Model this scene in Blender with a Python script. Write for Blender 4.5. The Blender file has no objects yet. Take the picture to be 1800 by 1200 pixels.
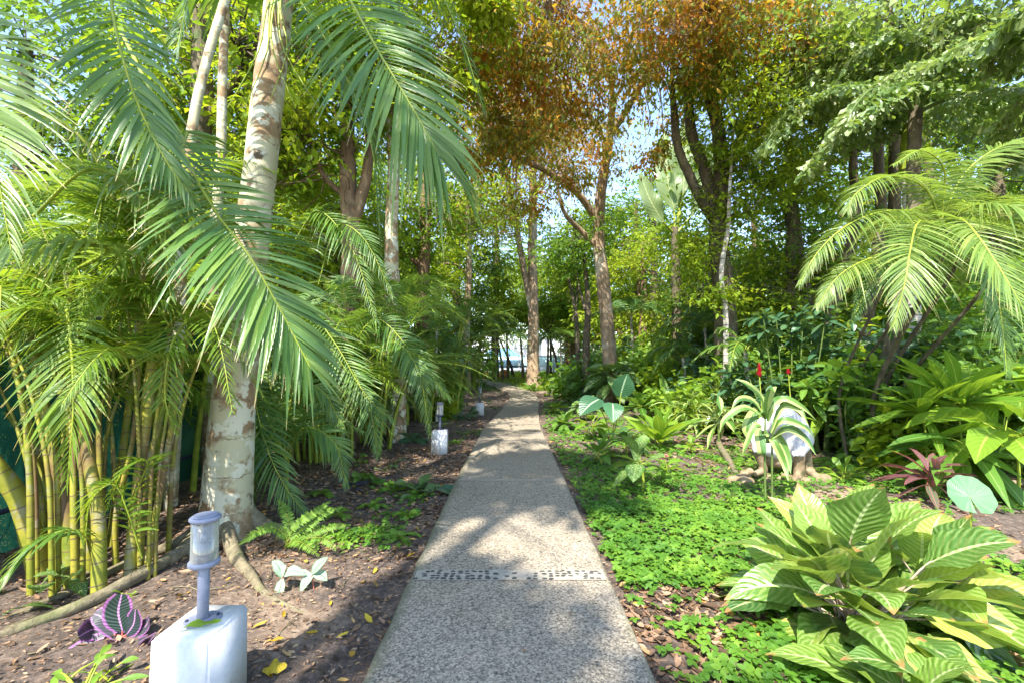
import bpy, math, random
import numpy as np
from mathutils import Vector

# ------------------------------------------------------------------ camera, world, sun, exposure
scene = bpy.context.scene
COL = scene.collection
CAM_Z, FPX, HOR = 1.5, 800.0, 635.0          # eye height, focal length in px of the 1800 px photo, horizon row
PITCH = math.atan((HOR - 600.0) / FPX)
cd = bpy.data.cameras.new("camera"); cam = bpy.data.objects.new("camera", cd); COL.objects.link(cam)
cam.location = (0, 0, CAM_Z); cam.rotation_euler = (math.radians(90) + PITCH, 0, 0)
cd.sensor_width = 36.0; cd.lens = 16.0; cd.clip_start = 0.05; cd.clip_end = 2000
scene.camera = cam
scene.render.resolution_x, scene.render.resolution_y = 1024, 682

SUN_DIR = Vector((-0.30, -0.78, 1.02)).normalized()          # towards the sun
SUN_EL = math.asin(SUN_DIR.z); SUN_AZ = math.atan2(SUN_DIR.x, SUN_DIR.y)
w = bpy.data.worlds.new("World"); scene.world = w; w.use_nodes = True
nt = w.node_tree; sky = nt.nodes.new("ShaderNodeTexSky"); sky.sky_type = 'NISHITA'; sky.sun_disc = False
sky.sun_elevation = SUN_EL; sky.sun_rotation = SUN_AZ; sky.air_density = 1.0; sky.dust_density = .4
nt.links.new(sky.outputs[0], nt.nodes["Background"].inputs[0]); nt.nodes["Background"].inputs[1].default_value = 0.15
sl = bpy.data.lights.new("sun", 'SUN'); sl.energy = 3.9; sl.angle = math.radians(0.5); sl.color = (1.0, 0.95, 0.86)
so = bpy.data.objects.new("sun", sl); COL.objects.link(so); so.location = (-10, -12, 30)
so.rotation_euler = SUN_DIR.to_track_quat('Z', 'Y').to_euler()
vs = scene.view_settings; vs.view_transform = 'Standard'; vs.look = 'None'; vs.exposure = 1.98; vs.gamma = 1.0
scene.cycles.max_bounces = 9; scene.cycles.diffuse_bounces = 7; scene.cycles.transmission_bounces = 7
scene.cycles.transparent_max_bounces = 8; scene.cycles.use_denoising = True
scene.cycles.sample_clamp_indirect = 6.0

# ------------------------------------------------------------------ helpers
cp, sp_ = math.cos(PITCH), math.sin(PITCH)
def P(px, py, Y):
    """world point seen at photo pixel (px,py) standing Y metres ahead"""
    a, b = (px - 900) / FPX, (600 - py) / FPX
    dy, dz = cp - b * sp_, sp_ + b * cp
    k = Y / dy
    return np.array((a * k, Y, CAM_Z + dz * k))
def G(px, py, z=0.0):
    a, b = (px - 900) / FPX, (600 - py) / FPX
    dy, dz = cp - b * sp_, sp_ + b * cp
    k = (z - CAM_Z) / dz
    return np.array((a * k, dy * k, z))
def nrm(v): return v / (np.linalg.norm(v, axis=-1, keepdims=True) + 1e-9)
def smooth(pts, n):
    """Catmull-Rom resample to n points"""
    p = np.array(pts, float)
    if len(p) == 2: t = np.linspace(0, 1, n)[:, None]; return p[0] * (1 - t) + p[1] * t
    q = np.vstack([2 * p[0] - p[1], p, 2 * p[-1] - p[-2]])
    out = []
    for u in np.linspace(0, len(p) - 1 - 1e-6, n):
        i = int(u); t = u - i; a, b, c, d = q[i], q[i + 1], q[i + 2], q[i + 3]
        out.append(0.5 * ((2 * b) + (-a + c) * t + (2 * a - 5 * b + 4 * c - d) * t * t + (-a + 3 * b - 3 * c + d) * t ** 3))
    return np.array(out)

class Buf:
    def __init__(s): s.v = []; s.uv = []; s.r = []; s.f = []; s.k = []; s.n = 0
    def add(s, v, f, uv=None, r=0.5):
        v = np.asarray(v, float).reshape(-1, 3); f = np.asarray(f, int); m = len(v)
        s.v.append(v); s.uv.append(np.zeros((m, 2)) if uv is None else np.asarray(uv, float).reshape(-1, 2))
        s.r.append(np.full(m, r) if np.isscalar(r) else np.asarray(r, float))
        s.f.append((f + s.n).ravel()); s.k.append(np.full(len(f), f.shape[1])); s.n += m
    def build(s, name, mat, parent=None, smooth_=True):
        me = bpy.data.meshes.new(name)
        if s.n:
            V = np.vstack(s.v); L = np.concatenate(s.f); K = np.concatenate(s.k)
            if parent is not None:
                q = parent
                while q is not None: V = V - np.array(q.location); q = q.parent
            me.vertices.add(len(V)); me.vertices.foreach_set('co', V.astype(np.float32).ravel())
            me.loops.add(len(L)); me.loops.foreach_set('vertex_index', L.astype(np.int32))
            me.polygons.add(len(K)); st = np.concatenate([[0], np.cumsum(K)[:-1]])
            me.polygons.foreach_set('loop_start', st.astype(np.int32)); me.polygons.foreach_set('loop_total', K.astype(np.int32))
            me.polygons.foreach_set('use_smooth', np.full(len(K), smooth_))
            ul = me.uv_layers.new(name='UVMap'); ul.data.foreach_set('uv', np.vstack(s.uv)[L].astype(np.float32).ravel())
            at = me.attributes.new('rnd', 'FLOAT', 'POINT'); at.data.foreach_set('value', np.concatenate(s.r).astype(np.float32))
            me.update(calc_edges=True)
        if mat: me.materials.append(mat)
        o = bpy.data.objects.new(name, me); COL.objects.link(o)
        if parent is not None: o.parent = parent
        return o

def tag(o, label=None, cat=None, group=None, kind=None):
    if label: o['label'] = label
    if cat: o['category'] = cat
    if group: o['group'] = group
    if kind: o['kind'] = kind
    return o
def empty(name, loc, label, cat, group=None):
    o = bpy.data.objects.new(name, None); COL.objects.link(o); o.location = tuple(float(c) for c in loc)
    o.empty_display_size = 0.2
    return tag(o, label, cat, group)

def grid_faces(nr, nc, wrap=False):
    r = np.arange(nr - 1)[:, None]; c = np.arange(nc if wrap else nc - 1)[None, :]
    a = r * nc + c; b = r * nc + (c + 1) % nc
    return np.stack([a, b, b + nc, a + nc], -1).reshape(-1, 4)

def tube(buf, pts, rad, sides=8, n=None, r=0.5, cap=True, wob=0.0, seed=0, vscale=1.0):
    pts = np.array(pts, float)
    if n is None: n = max(len(pts), 2)
    p = smooth(pts, n)
    rad = np.interp(np.linspace(0, 1, n), np.linspace(0, 1, len(np.atleast_1d(rad))), np.atleast_1d(rad)) if not np.isscalar(rad) else np.full(n, rad)
    T = nrm(np.gradient(p, axis=0))
    ref = np.array((0.0, 1.0, 0.0)) if abs(T[:, 1]).mean() < 0.8 else np.array((1.0, 0, 0))
    A = nrm(np.cross(T, ref)); B = np.cross(A, T)
    th = np.linspace(0, 2 * math.pi, sides, endpoint=False)
    rr = rad[:, None] * np.ones(sides)[None]
    if wob:
        rg = np.random.default_rng(seed)
        lobes = sum(rg.uniform(.4, 1) * np.sin(k * th[None] + rg.uniform(0, 6) + np.linspace(0, rg.uniform(-3, 3), n)[:, None]) for k in (2, 3, 5))
        rr = rr * (1 + wob * lobes * .5 + wob * .4 * rg.standard_normal((n, sides)))
    V = p[:, None] + A[:, None] * (rr * np.cos(th))[..., None] + B[:, None] * (rr * np.sin(th))[..., None]
    d = np.concatenate([[0], np.cumsum(np.linalg.norm(np.diff(p, axis=0), axis=1))])
    uv = np.stack([np.broadcast_to(th / (2 * math.pi), (n, sides)), np.broadcast_to((d * vscale)[:, None], (n, sides))], -1)
    V = V.reshape(-1, 3); f = grid_faces(n, sides, True)
    buf.add(V, f, uv, r)
    if cap:
        for ring, c in ((0, p[0]), (n - 1, p[-1])):
            vv = np.vstack([V[ring * sides:(ring + 1) * sides], c[None]])
            i = np.arange(sides); ff = np.stack([i, (i + 1) % sides, np.full(sides, sides)], -1)
            if ring == 0: ff = ff[:, ::-1]
            buf.add(vv, ff, np.full((sides + 1, 2), .5), r)

def blade(buf, spine, widths, side, r=0.5, fold=0.12, wave=0.0, cols=5, seed=0, n=9):
    """one broad leaf: spine points, width profile, sideways vector"""
    p = smooth(spine, n); T = nrm(np.gradient(p, axis=0))
    side = np.asarray(side, float)
    S = nrm(side[None] - T * (T @ side)[:, None]); N = np.cross(S, T)
    t = np.linspace(0, 1, n); wd = np.interp(t, np.linspace(0, 1, len(widths)), widths)
    u = np.linspace(-1, 1, cols); rg = np.random.default_rng(seed); ph = rg.uniform(0, 6, 2)
    V = p[:, None] + S[:, None] * (u[None] * wd[:, None])[..., None]
    lift = fold * np.abs(u)[None] * wd[:, None]
    lift = lift + wave * wd[:, None] * (u[None] ** 2) * np.sin(t[:, None] * 13 + ph[0] + (u[None] > 0) * ph[1])
    V = V + N[:, None] * lift[..., None]
    uv = np.stack([np.broadcast_to((u + 1) / 2, (n, cols)), np.broadcast_to(t[:, None], (n, cols))], -1)
    buf.add(V, grid_faces(n, cols), uv, r)

def leaf_template(aspect=0.45, fold=0.18, curl=0.15, pts=5):
    """unit-length leaf along +Y: cheap (5 verts) or finer (11 verts)"""
    if pts == 5:
        v = np.array([(0, 0, 0), (-aspect / 2, .45, fold * aspect), (0, .5, 0), (aspect / 2, .45, fold * aspect), (0, 1, -curl)])
        f = np.array([(0, 2, 1), (0, 3, 2), (1, 2, 4), (2, 3, 4)]); uv = np.array([(.5, 0), (0, .5), (.5, .5), (1, .5), (.5, 1)])
        return v, f, uv
    t = np.array([.25, .5, .78]); wd = np.array([.42, .5, .33]) * aspect
    v = [(0, 0, 0)]; uv = [(.5, 0)]
    for a, b in zip(t, wd):
        z = -curl * a * a
        v += [(-b, a, z + fold * b), (0, a, z), (b, a, z + fold * b)]; uv += [(0, a), (.5, a), (1, a)]
    v.append((0, 1, -curl)); uv.append((.5, 1))
    f = [(0, 2, 1), (0, 3, 2)]
    for k in (1, 4):
        for j in (0, 1):
            a, b, c, d = k + j, k + j + 1, k + j + 4, k + j + 3
            f += [(a, b, c), (a, c, d)]
    f += [(7, 8, 10), (8, 9, 10)]
    return np.array(v, float), np.array(f), np.array(uv, float)
LEAF5 = leaf_template(); LEAF11 = leaf_template(pts=11, aspect=.5, curl=.2)
NARROW = leaf_template(aspect=.24, curl=.3)
WEDGE = (np.array([(0, 0, 0), (-.22, .75, .03), (0, .7, -.03), (.22, .8, .03), (-.05, 1, -.12), (.12, .95, -.1)]),
         np.array([(0, 2, 1), (0, 3, 2), (1, 2, 4), (2, 3, 5), (2, 5, 4)]),
         np.array([(.5, 0), (0, .7), (.5, .7), (1, .8), (.4, 1), (.7, 1)], float))
def scatter(buf, tpl, loc, d, nv, size, r):
    """place template copies: loc (N,3), leaf direction d, normal hint nv, size (N,), r (N,)"""
    tv, tf, tuv = tpl; N = len(loc)
    y = nrm(d); x = nrm(np.cross(y, nv)); z = np.cross(x, y)
    V = loc[:, None] + (x[:, None] * tv[None, :, 0:1] + y[:, None] * tv[None, :, 1:2] + z[:, None] * tv[None, :, 2:3]) * size[:, None, None]
    F = (tf[None] + (np.arange(N) * len(tv))[:, None, None]).reshape(-1, tf.shape[1])
    buf.add(V.reshape(-1, 3), F, np.broadcast_to(tuv, (N,) + tuv.shape), np.repeat(r, len(tv)))

def frond(buf_leaf, buf_stem, pts, Lmax, n=46, width=0.018, ang=(70, 30), droop=0.35, lift=0.25, seed=0, up=None, t0=0.14, rr=(0.012, 0.003), stem_r=.5, seg=4, prof=None, side_lift=(0, 0)):
    rg = np.random.default_rng(seed)
    p = smooth(pts, 40); T = nrm(np.gradient(p, axis=0))
    upv = np.array((0, 0, 1.0)) if up is None else np.array(up, float)
    S = np.cross(T, upv); bad = np.linalg.norm(S, axis=1) < .15
    if bad.any() and not bad.all(): S[bad] = S[~bad].mean(0)
    S = nrm(S)
    for _ in range(3): S = nrm((S + np.roll(S, 1, 0) + np.roll(S, -1, 0))) if False else S
    Nn = nrm(np.cross(S, T))
    tt = np.linspace(t0, 1.0, n)
    f = lambda A: np.stack([np.interp(tt, np.linspace(0, 1, 40), A[:, k]) for k in range(3)], -1)
    bp, bt, bs, bn = f(p), nrm(f(T)), nrm(f(S)), nrm(f(Nn))
    q = (tt - t0) / (1 - t0)
    L = Lmax * (0.45 + 0.55 * np.sin(np.clip(q * 1.25 + .25, 0, 1.6) * math.pi * .62)) * np.clip(1.25 - q, .28, 1)
    if prof is not None: L = Lmax * np.interp(q, np.linspace(0, 1, len(prof)), prof)
    A = np.radians(np.interp(q, [0, 1], ang))
    ns = seg + 1; s = np.linspace(0, 1, ns)
    wp = np.interp(s, [0, .12, .5, 1], [.35, .9, 1, .06])
    for k, sg in enumerate((-1, 1)):
        jl = L * rg.uniform(.86, 1.06, n) * np.where(rg.uniform(0, 1, n) < .05, rg.uniform(.15, .7, n), 1); ja = A + rg.normal(0, .05, n); li = lift + side_lift[k] + rg.normal(0, .07, n)
        d = nrm(bt * np.cos(ja)[:, None] + sg * bs * np.sin(ja)[:, None] + bn * li[:, None])
        dr = droop * rg.uniform(.7, 1.35, n) + np.where(rg.uniform(0, 1, n) < .07, .5, 0)
        C = bp[:, None] + d[:, None] * (jl[:, None] * s[None])[..., None]
        C[..., 2] -= (jl * dr)[:, None] * s[None] ** 2
        Td = nrm(np.gradient(C, axis=1))
        wdir = bt[:, None] - Td * (Td * bt[:, None]).sum(-1, keepdims=True)
        tw = rg.normal(0, .25, n)
        wdir = nrm(nrm(wdir) + bn[:, None] * tw[:, None, None] + bn[:, None] * .25)
        nn = np.cross(wdir, Td) * 1.0
        wv = width * rg.uniform(.8, 1.15, n) * np.clip(jl / Lmax * 1.4, .5, 1)
        W = wv[:, None] * wp[None]
        cols = [C - wdir * W[..., None], C + nn * W[..., None] * .25, C + wdir * W[..., None]]
        V = np.stack(cols, 2)                                  # n, ns, 3, 3
        uv = np.stack([np.broadcast_to(np.array([0, .5, 1]), (n, ns, 3)), np.broadcast_to(s[None, :, None], (n, ns, 3))], -1)
        gf = grid_faces(ns, 3); F = (gf[None] + (np.arange(n) * ns * 3)[:, None, None]).reshape(-1, 4)
        r = np.repeat(np.clip(rg.normal(.5, .28, n), 0, 1), ns * 3)
        buf_leaf.add(V.reshape(-1, 3), F, uv, r)
    tube(buf_stem, p[::3], np.linspace(rr[0], rr[1], len(p[::3])), sides=6, r=stem_r)

def arc(c, az, el, L, droop, n=6, side=0.0):
    """rachis leaving point c with azimuth and elevation, drooping under its weight"""
    t = np.linspace(0, 1, n)[:, None]; h = np.array((math.cos(az), math.sin(az), 0)); s = np.array((-h[1], h[0], 0))
    return np.array(c) + h * L * math.cos(el) * t + s * side * L * t * t + np.array((0, 0, 1.)) * (L * math.sin(el) * t - droop * L * t ** 2)

# ------------------------------------------------------------------ materials
def new_mat(name):
    m = bpy.data.materials.new(name); m.use_nodes = True; t = m.node_tree
    b = t.nodes["Principled BSDF"]; return m, t, b, t.nodes["Material Output"]
def N(t, kind, **kw):
    n = t.nodes.new(kind)
    for k, v in kw.items():
        if k.startswith('i_'):
            key = k[2:]; key = int(key) if key.isdigit() else key.replace('_', ' ')
            n.inputs[key].default_value = v
        else: setattr(n, k, v)
    return n
def ramp(t, src, stops):
    r = t.nodes.new("ShaderNodeValToRGB"); e = r.color_ramp.elements
    while len(e) < len(stops): e.new(.5)
    for k, (p, c) in enumerate(stops): e[k].position = p; e[k].color = (*c, 1) if len(c) == 3 else c
    t.links.new(src, r.inputs[0]); return r.outputs[0]
def math_(t, op, a, b=None, c=None):
    n = t.nodes.new("ShaderNodeMath"); n.operation = op
    for k, x in enumerate((a, b, c)):
        if x is None: continue
        if hasattr(x, 'is_linked') or not isinstance(x, (int, float)): t.links.new(x, n.inputs[k])
        else: n.inputs[k].default_value = x
    return n.outputs[0]
def mixc(t, fac, a, b, mode='MIX'):
    n = t.nodes.new("ShaderNodeMix"); n.data_type = 'RGBA'; n.blend_type = mode
    for sock, x in ((n.inputs[0], fac), (n.inputs[6], a), (n.inputs[7], b)):
        if isinstance(x, tuple): sock.default_value = (*x, 1)
        elif isinstance(x, (int, float)): sock.default_value = x
        else: t.links.new(x, sock)
    return n.outputs[2]
def leaf_mat(name, stops, trans=0.35, rough=0.42, spec=0.5, midrib=None, stripe=None, freq=9, slant=5, edge=None, edge_w=.72, tip=None, blotch=None, tcol=None, split=None, clump=None):
    m, t, b, out = new_mat(name)
    at = N(t, "ShaderNodeAttribute", attribute_name='rnd')
    geo = N(t, "ShaderNodeNewGeometry")
    fac = at.outputs['Fac']
    if clump:
        no = N(t, "ShaderNodeTexNoise", i_Scale=clump, i_Detail=2.0); t.links.new(geo.outputs['Position'], no.inputs['Vector'])
        fac = math_(t, 'ADD', math_(t, 'MULTIPLY', fac, .6), math_(t, 'MULTIPLY_ADD', no.outputs['Fac'], 1.6, -.6))
    c = ramp(t, fac, stops)
    uv = N(t, "ShaderNodeUVMap"); sx = N(t, "ShaderNodeSeparateXYZ"); t.links.new(uv.outputs[0], sx.inputs[0])
    ab = math_(t, 'ABSOLUTE', math_(t, 'SUBTRACT', sx.outputs[0], .5))
    fine = N(t, "ShaderNodeTexNoise", i_Scale=30.0, i_Detail=3.0); t.links.new(geo.outputs['Position'], fine.inputs['Vector'])
    c = mixc(t, math_(t, 'MULTIPLY', fine.outputs['Fac'], .5), c, mixc(t, .5, c, (0.02, 0.05, 0.01)))
    if stripe:
        wv = math_(t, 'SINE', math_(t, 'ADD', math_(t, 'MULTIPLY', math_(t, 'SUBTRACT', sx.outputs[1], math_(t, 'MULTIPLY', math_(t,'POWER',ab,1.5), slant / 10)), freq * 6.283), math_(t, 'MULTIPLY', fine.outputs['Fac'], 7.0)))
        c = mixc(t, math_(t, 'MULTIPLY', math_(t, 'POWER', math_(t, 'MULTIPLY_ADD', wv, .5, .5), 1.8), math_(t, 'MULTIPLY_ADD', at.outputs['Fac'], .55, .12)), c, stripe)
    if blotch:
        vo = N(t, "ShaderNodeTexNoise", i_Scale=blotch[1], i_Detail=4.0, i_Roughness=.7); t.links.new(uv.outputs[0], vo.inputs['Vector'])
        k = math_(t, 'MULTIPLY', math_(t, 'SUBTRACT', vo.outputs['Fac'], blotch[2]), 8.0)
        n2 = N(t, "ShaderNodeClamp"); t.links.new(k, n2.inputs[0])
        kk = math_(t, 'MULTIPLY', n2.outputs[0], math_(t, 'LESS_THAN', ab, .4))
        c = mixc(t, kk, c, blotch[0])
    if split:
        no2 = math_(t, 'MULTIPLY_ADD', fine.outputs['Fac'], .15, -.05)
        c = mixc(t, math_(t, 'GREATER_THAN', math_(t, 'ADD', sx.outputs[0], no2), .56), c, split)
    if edge:
        e = math_(t, 'MULTIPLY', math_(t, 'SUBTRACT', math_(t, 'ADD', math_(t, 'MULTIPLY', ab, 2.0), math_(t, 'MULTIPLY', math_(t, 'ABSOLUTE', math_(t, 'SUBTRACT', sx.outputs[1], .5)), .35)), edge_w), 8.0)
        n3 = N(t, "ShaderNodeClamp"); t.links.new(e, n3.inputs[0]); c = mixc(t, n3.outputs[0], c, edge)
    if midrib: c = mixc(t, math_(t, 'LESS_THAN', ab, .035), c, midrib)
    if tip:
        n4 = N(t, "ShaderNodeTexNoise", i_Scale=3.0, i_Detail=2.0); t.links.new(geo.outputs['Position'], n4.inputs['Vector'])
        kk = N(t, "ShaderNodeClamp"); t.links.new(math_(t, 'MULTIPLY', math_(t, 'SUBTRACT', math_(t, 'ADD', sx.outputs[1], math_(t, 'MULTIPLY', math_(t, 'ADD', fine.outputs['Fac'], n4.outputs['Fac']), .22)), 1.10), 12.0), kk.inputs[0])
        c = mixc(t, kk.outputs[0], c, tip)
    t.links.new(c, b.inputs['Base Color']); b.inputs['Roughness'].default_value = rough
    b.inputs['Specular IOR Level'].default_value = spec
    bump = N(t, "ShaderNodeBump", i_Strength=.25, i_Distance=.01)
    ve = math_(t, 'SINE', math_(t, 'MULTIPLY', math_(t, 'SUBTRACT', sx.outputs[1], math_(t, 'MULTIPLY', ab, .4)), 70.0))
    t.links.new(ve, bump.inputs['Height']); t.links.new(bump.outputs[0], b.inputs['Normal'])
    tr = N(t, "ShaderNodeBsdfTranslucent")
    t.links.new(mixc(t, .55, c, tcol or (0.30, 0.45, 0.03)), tr.inputs[0])
    mx = N(t, "ShaderNodeMixShader"); mx.inputs[0].default_value = trans
    t.links.new(b.outputs[0], mx.inputs[1]); t.links.new(tr.outputs[0], mx.inputs[2]); t.links.new(mx.outputs[0], out.inputs[0])
    return m
def surf_mat(name, stops, scale=8, detail=6, rough=.85, bump=.4, dist=.02, rings=None, patch=None, coord='pos', stretch=None, spec=.3):
    m, t, b, out = new_mat(name)
    geo = N(t, "ShaderNodeNewGeometry"); vec = geo.outputs['Position']
    if stretch:
        mp = N(t, "ShaderNodeMapping"); mp.inputs['Scale'].default_value = stretch; t.links.new(vec, mp.inputs[0]); vec = mp.outputs[0]
    no = N(t, "ShaderNodeTexNoise", i_Scale=scale, i_Detail=detail, i_Roughness=.65); t.links.new(vec, no.inputs['Vector'])
    c = ramp(t, no.outputs['Fac'], stops); h = no.outputs['Fac']
    if patch:
        for (pc, psc, th, sharp) in patch:
            n2 = N(t, "ShaderNodeTexNoise", i_Scale=psc, i_Detail=5.0, i_Roughness=.6); t.links.new(geo.outputs['Position'], n2.inputs['Vector'])
            n2.noise_dimensions = '4D'; n2.inputs['W'].default_value = psc * 1.7
            cl = N(t, "ShaderNodeClamp"); t.links.new(math_(t, 'MULTIPLY', math_(t, 'SUBTRACT', n2.outputs['Fac'], th), sharp), cl.inputs[0])
            c = mixc(t, cl.outputs[0], c, pc)
    if rings:
        uv = N(t, "ShaderNodeUVMap"); sx = N(t, "ShaderNodeSeparateXYZ"); t.links.new(uv.outputs[0], sx.inputs[0])
        wob = math_(t, 'MULTIPLY', no.outputs['Fac'], .35)
        fr = math_(t, 'FRACT', math_(t, 'ADD', math_(t, 'MULTIPLY', sx.outputs[1], rings[1]), wob))
        c = mixc(t, math_(t, 'LESS_THAN', fr, rings[2]), c, rings[0])
        h = math_(t, 'ADD', h, math_(t, 'MULTIPLY', math_(t, 'LESS_THAN', fr, rings[2]), -.6))
    t.links.new(c, b.inputs['Base Color']); b.inputs['Roughness'].default_value = rough; b.inputs['Specular IOR Level'].default_value = spec
    bp = N(t, "ShaderNodeBump", i_Strength=bump, i_Distance=dist); t.links.new(h, bp.inputs['Height']); t.links.new(bp.outputs[0], b.inputs['Normal'])
    return m
M = {}
gA = lambda a, b, c: [(0, a), (.5, b), (1, c)]
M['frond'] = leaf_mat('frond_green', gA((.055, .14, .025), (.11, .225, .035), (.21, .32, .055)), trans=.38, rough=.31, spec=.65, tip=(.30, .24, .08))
M['frond_y'] = leaf_mat('frond_yellow_green', gA((.09, .18, .02), (.15, .27, .025), (.25, .35, .03)), trans=.45, rough=.38, spec=.45, tcol=(.45, .58, .02), tip=(.40, .30, .08))
M['frond_w'] = leaf_mat('frond_pale_green', gA((.11, .20, .035), (.19, .29, .055), (.32, .40, .10)), trans=.42, rough=.29, spec=.7, tcol=(.40, .54, .04), tip=(.40, .32, .10))
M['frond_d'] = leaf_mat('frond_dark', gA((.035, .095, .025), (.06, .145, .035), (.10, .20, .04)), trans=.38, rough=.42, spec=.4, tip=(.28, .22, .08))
M['crown'] = leaf_mat('leaves_green', gA((.05, .13, .015), (.10, .22, .02), (.22, .34, .025)), trans=.5, rough=.5, spec=.3, clump=.9, tcol=(.38, .55, .02))
M['crown_l'] = leaf_mat('leaves_lime', gA((.11, .22, .015), (.24, .36, .02), (.46, .50, .03)), trans=.52, rough=.5, spec=.3, clump=.8, tcol=(.52, .62, .02))
M['crown_d'] = leaf_mat('leaves_dark', gA((.035, .09, .018), (.07, .155, .02), (.14, .23, .03)), trans=.48, rough=.45, spec=.35, clump=1.1, tcol=(.30, .48, .02))
M['crown_s'] = leaf_mat('leaves_silver', gA((.08, .15, .03), (.17, .26, .06), (.40, .44, .20)), trans=.42, rough=.30, spec=.85, clump=1.4, tcol=(.42, .56, .05))
M['crown_o'] = leaf_mat('leaves_orange', [(0, (.22, .08, .015)), (.16, (.38, .12, .012)), (.30, (.48, .23, .02)), (.42, (.42, .32, .03)), (.50, (.10, .20, .02)), (.72, (.13, .24, .025)), (1, (.36, .40, .04))], trans=.5, rough=.5, spec=.3, clump=1.0, tcol=(.75, .38, .02))
M['paddle'] = leaf_mat('paddle_leaf', gA((.08, .16, .05), (.14, .24, .08), (.26, .32, .14)), trans=.4, rough=.35, midrib=(.40, .46, .2))
M['cover'] = leaf_mat('ground_cover_leaves', gA((.05, .145, .018), (.10, .235, .022), (.22, .37, .035)), trans=.33, rough=.5, spec=.35, clump=1.6)
M['bright'] = leaf_mat('broad_bright', gA((.11, .24, .025), (.18, .33, .03), (.27, .42, .04)), trans=.45, rough=.36, spec=.45, midrib=(.34, .44, .08), tcol=(.45, .62, .03))
M['mid'] = leaf_mat('broad_mid', gA((.055, .15, .02), (.10, .22, .03), (.16, .29, .04)), trans=.38, rough=.34, spec=.5, midrib=(.22, .34, .08))
M['dark'] = leaf_mat('broad_dark', gA((.022, .075, .04), (.045, .12, .06), (.08, .16, .07)), trans=.22, rough=.28, spec=.6, midrib=(.14, .24, .09))
M['calathea'] = leaf_mat('calathea_leaf', [(0, (.03, .10, .03)), (.3, (.07, .17, .03)), (.6, (.18, .31, .04)), (.85, (.40, .47, .08)), (1, (.5, .50, .12))], trans=.38, rough=.32, spec=.6, midrib=(.46, .53, .24), stripe=(.46, .54, .20), freq=10, slant=8, tcol=(.5, .64, .06), tip=(.42, .20, .08))
M['dieff'] = leaf_mat('dieffenbachia_leaf', gA((.05, .14, .02), (.08, .18, .03), (.12, .24, .03)), trans=.3, midrib=(.25, .35, .1), blotch=((.45, .52, .25), 14.0, .5))
M['varieg'] = leaf_mat('variegated_leaf', gA((.05, .14, .03), (.08, .19, .03), (.12, .23, .04)), trans=.3, split=(.36, .44, .14), tcol=(.5, .55, .1))
M['stripeleaf'] = leaf_mat('striped_leaf', gA((.04, .12, .02), (.07, .17, .03), (.1, .2, .04)), trans=.25, stripe=(.45, .5, .28), freq=9, slant=6)
M['rose'] = leaf_mat('purple_leaf', gA((.012, .03, .025), (.03, .03, .05), (.05, .05, .06)), trans=.12, midrib=(.36, .18, .34), edge=(.24, .09, .23), edge_w=.80, tcol=(.4, .05, .25))
M['purple'] = leaf_mat('violet_leaf', gA((.03, .02, .05), (.05, .03, .08), (.08, .05, .11)), trans=.12, edge=(.16, .12, .22), edge_w=.85, midrib=(.1, .08, .15), tcol=(.2, .05, .25))
M['silver'] = leaf_mat('silver_leaf', gA((.20, .30, .20), (.28, .38, .27), (.36, .45, .33)), trans=.2, midrib=(.03, .08, .03), edge=(.08, .18, .08), edge_w=.9)
M['redleaf'] = leaf_mat('red_leaf', gA((.12, .05, .06), (.17, .085, .09), (.11, .12, .07)), trans=.28, rough=.35, edge=(.30, .07, .09), edge_w=.9, midrib=(.38, .12, .13), tcol=(.45, .15, .12))
M['croton'] = leaf_mat('croton_leaf', gA((.22, .01, .01), (.35, .03, .015), (.3, .16, .02)), trans=.3, tcol=(.6, .08, .02))
M['fern'] = leaf_mat('fern_leaf', gA((.13, .26, .03), (.18, .33, .035), (.24, .4, .05)), trans=.4, rough=.5)
M['taro'] = leaf_mat('taro_leaf', gA((.03, .10, .05), (.05, .15, .07), (.14, .30, .14)), trans=.3, rough=.4, midrib=(.35, .5, .3))
M['pink'] = leaf_mat('pink_petals', gA((.6, .08, .16), (.7, .12, .2), (.75, .2, .3)), trans=.3, tcol=(.9, .2, .3))
M['redflower'] = leaf_mat('red_petals', gA((.45, .01, .03), (.6, .015, .05), (.7, .04, .08)), trans=.25, tcol=(.8, .05, .08))
M['litter'] = leaf_mat('dry_leaf', [(0, (.05, .03, .022)), (.35, (.16, .09, .055)), (.7, (.32, .19, .12)), (.93, (.45, .31, .20)), (1, (.55, .30, .03))], trans=.12, rough=.8, spec=.2, tcol=(.4, .2, .05))
M['yellowleaf'] = leaf_mat('yellow_leaf', gA((.4, .2, .02), (.5, .32, .02), (.55, .42, .05)), trans=.2, rough=.7, spec=.2, tcol=(.7, .5, .03))
M['stem_y'] = surf_mat('cane_yellow', [(.3, (.10, .14, .015)), (.5, (.22, .22, .025)), (.72, (.34, .27, .04))], scale=4, detail=8, rings=((.12, .085, .04), 7.3, .06), patch=[((.15, .095, .04), 1.8, .52, 8), ((.24, .22, .15), 7, .57, 10), ((.08, .10, .03), 13, .62, 8)], rough=.5, bump=.3)
M['stem_g'] = surf_mat('petiole_green', [(.3, (.14, .20, .02)), (.7, (.32, .36, .04))], scale=9, rough=.45, bump=.1)
M['stem_dk'] = surf_mat('petiole_dark', [(.3, (.05, .09, .02)), (.7, (.12, .16, .04))], scale=9, rough=.5, bump=.1)
M['stem_pink'] = surf_mat('petiole_pink', [(.3, (.35, .22, .18)), (.7, (.48, .42, .30))], scale=9, rough=.45, bump=.1)
M['stem_red'] = surf_mat('petiole_red', [(.3, (.28, .06, .05)), (.7, (.4, .14, .1))], scale=9, rough=.5, bump=.1)
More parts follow.
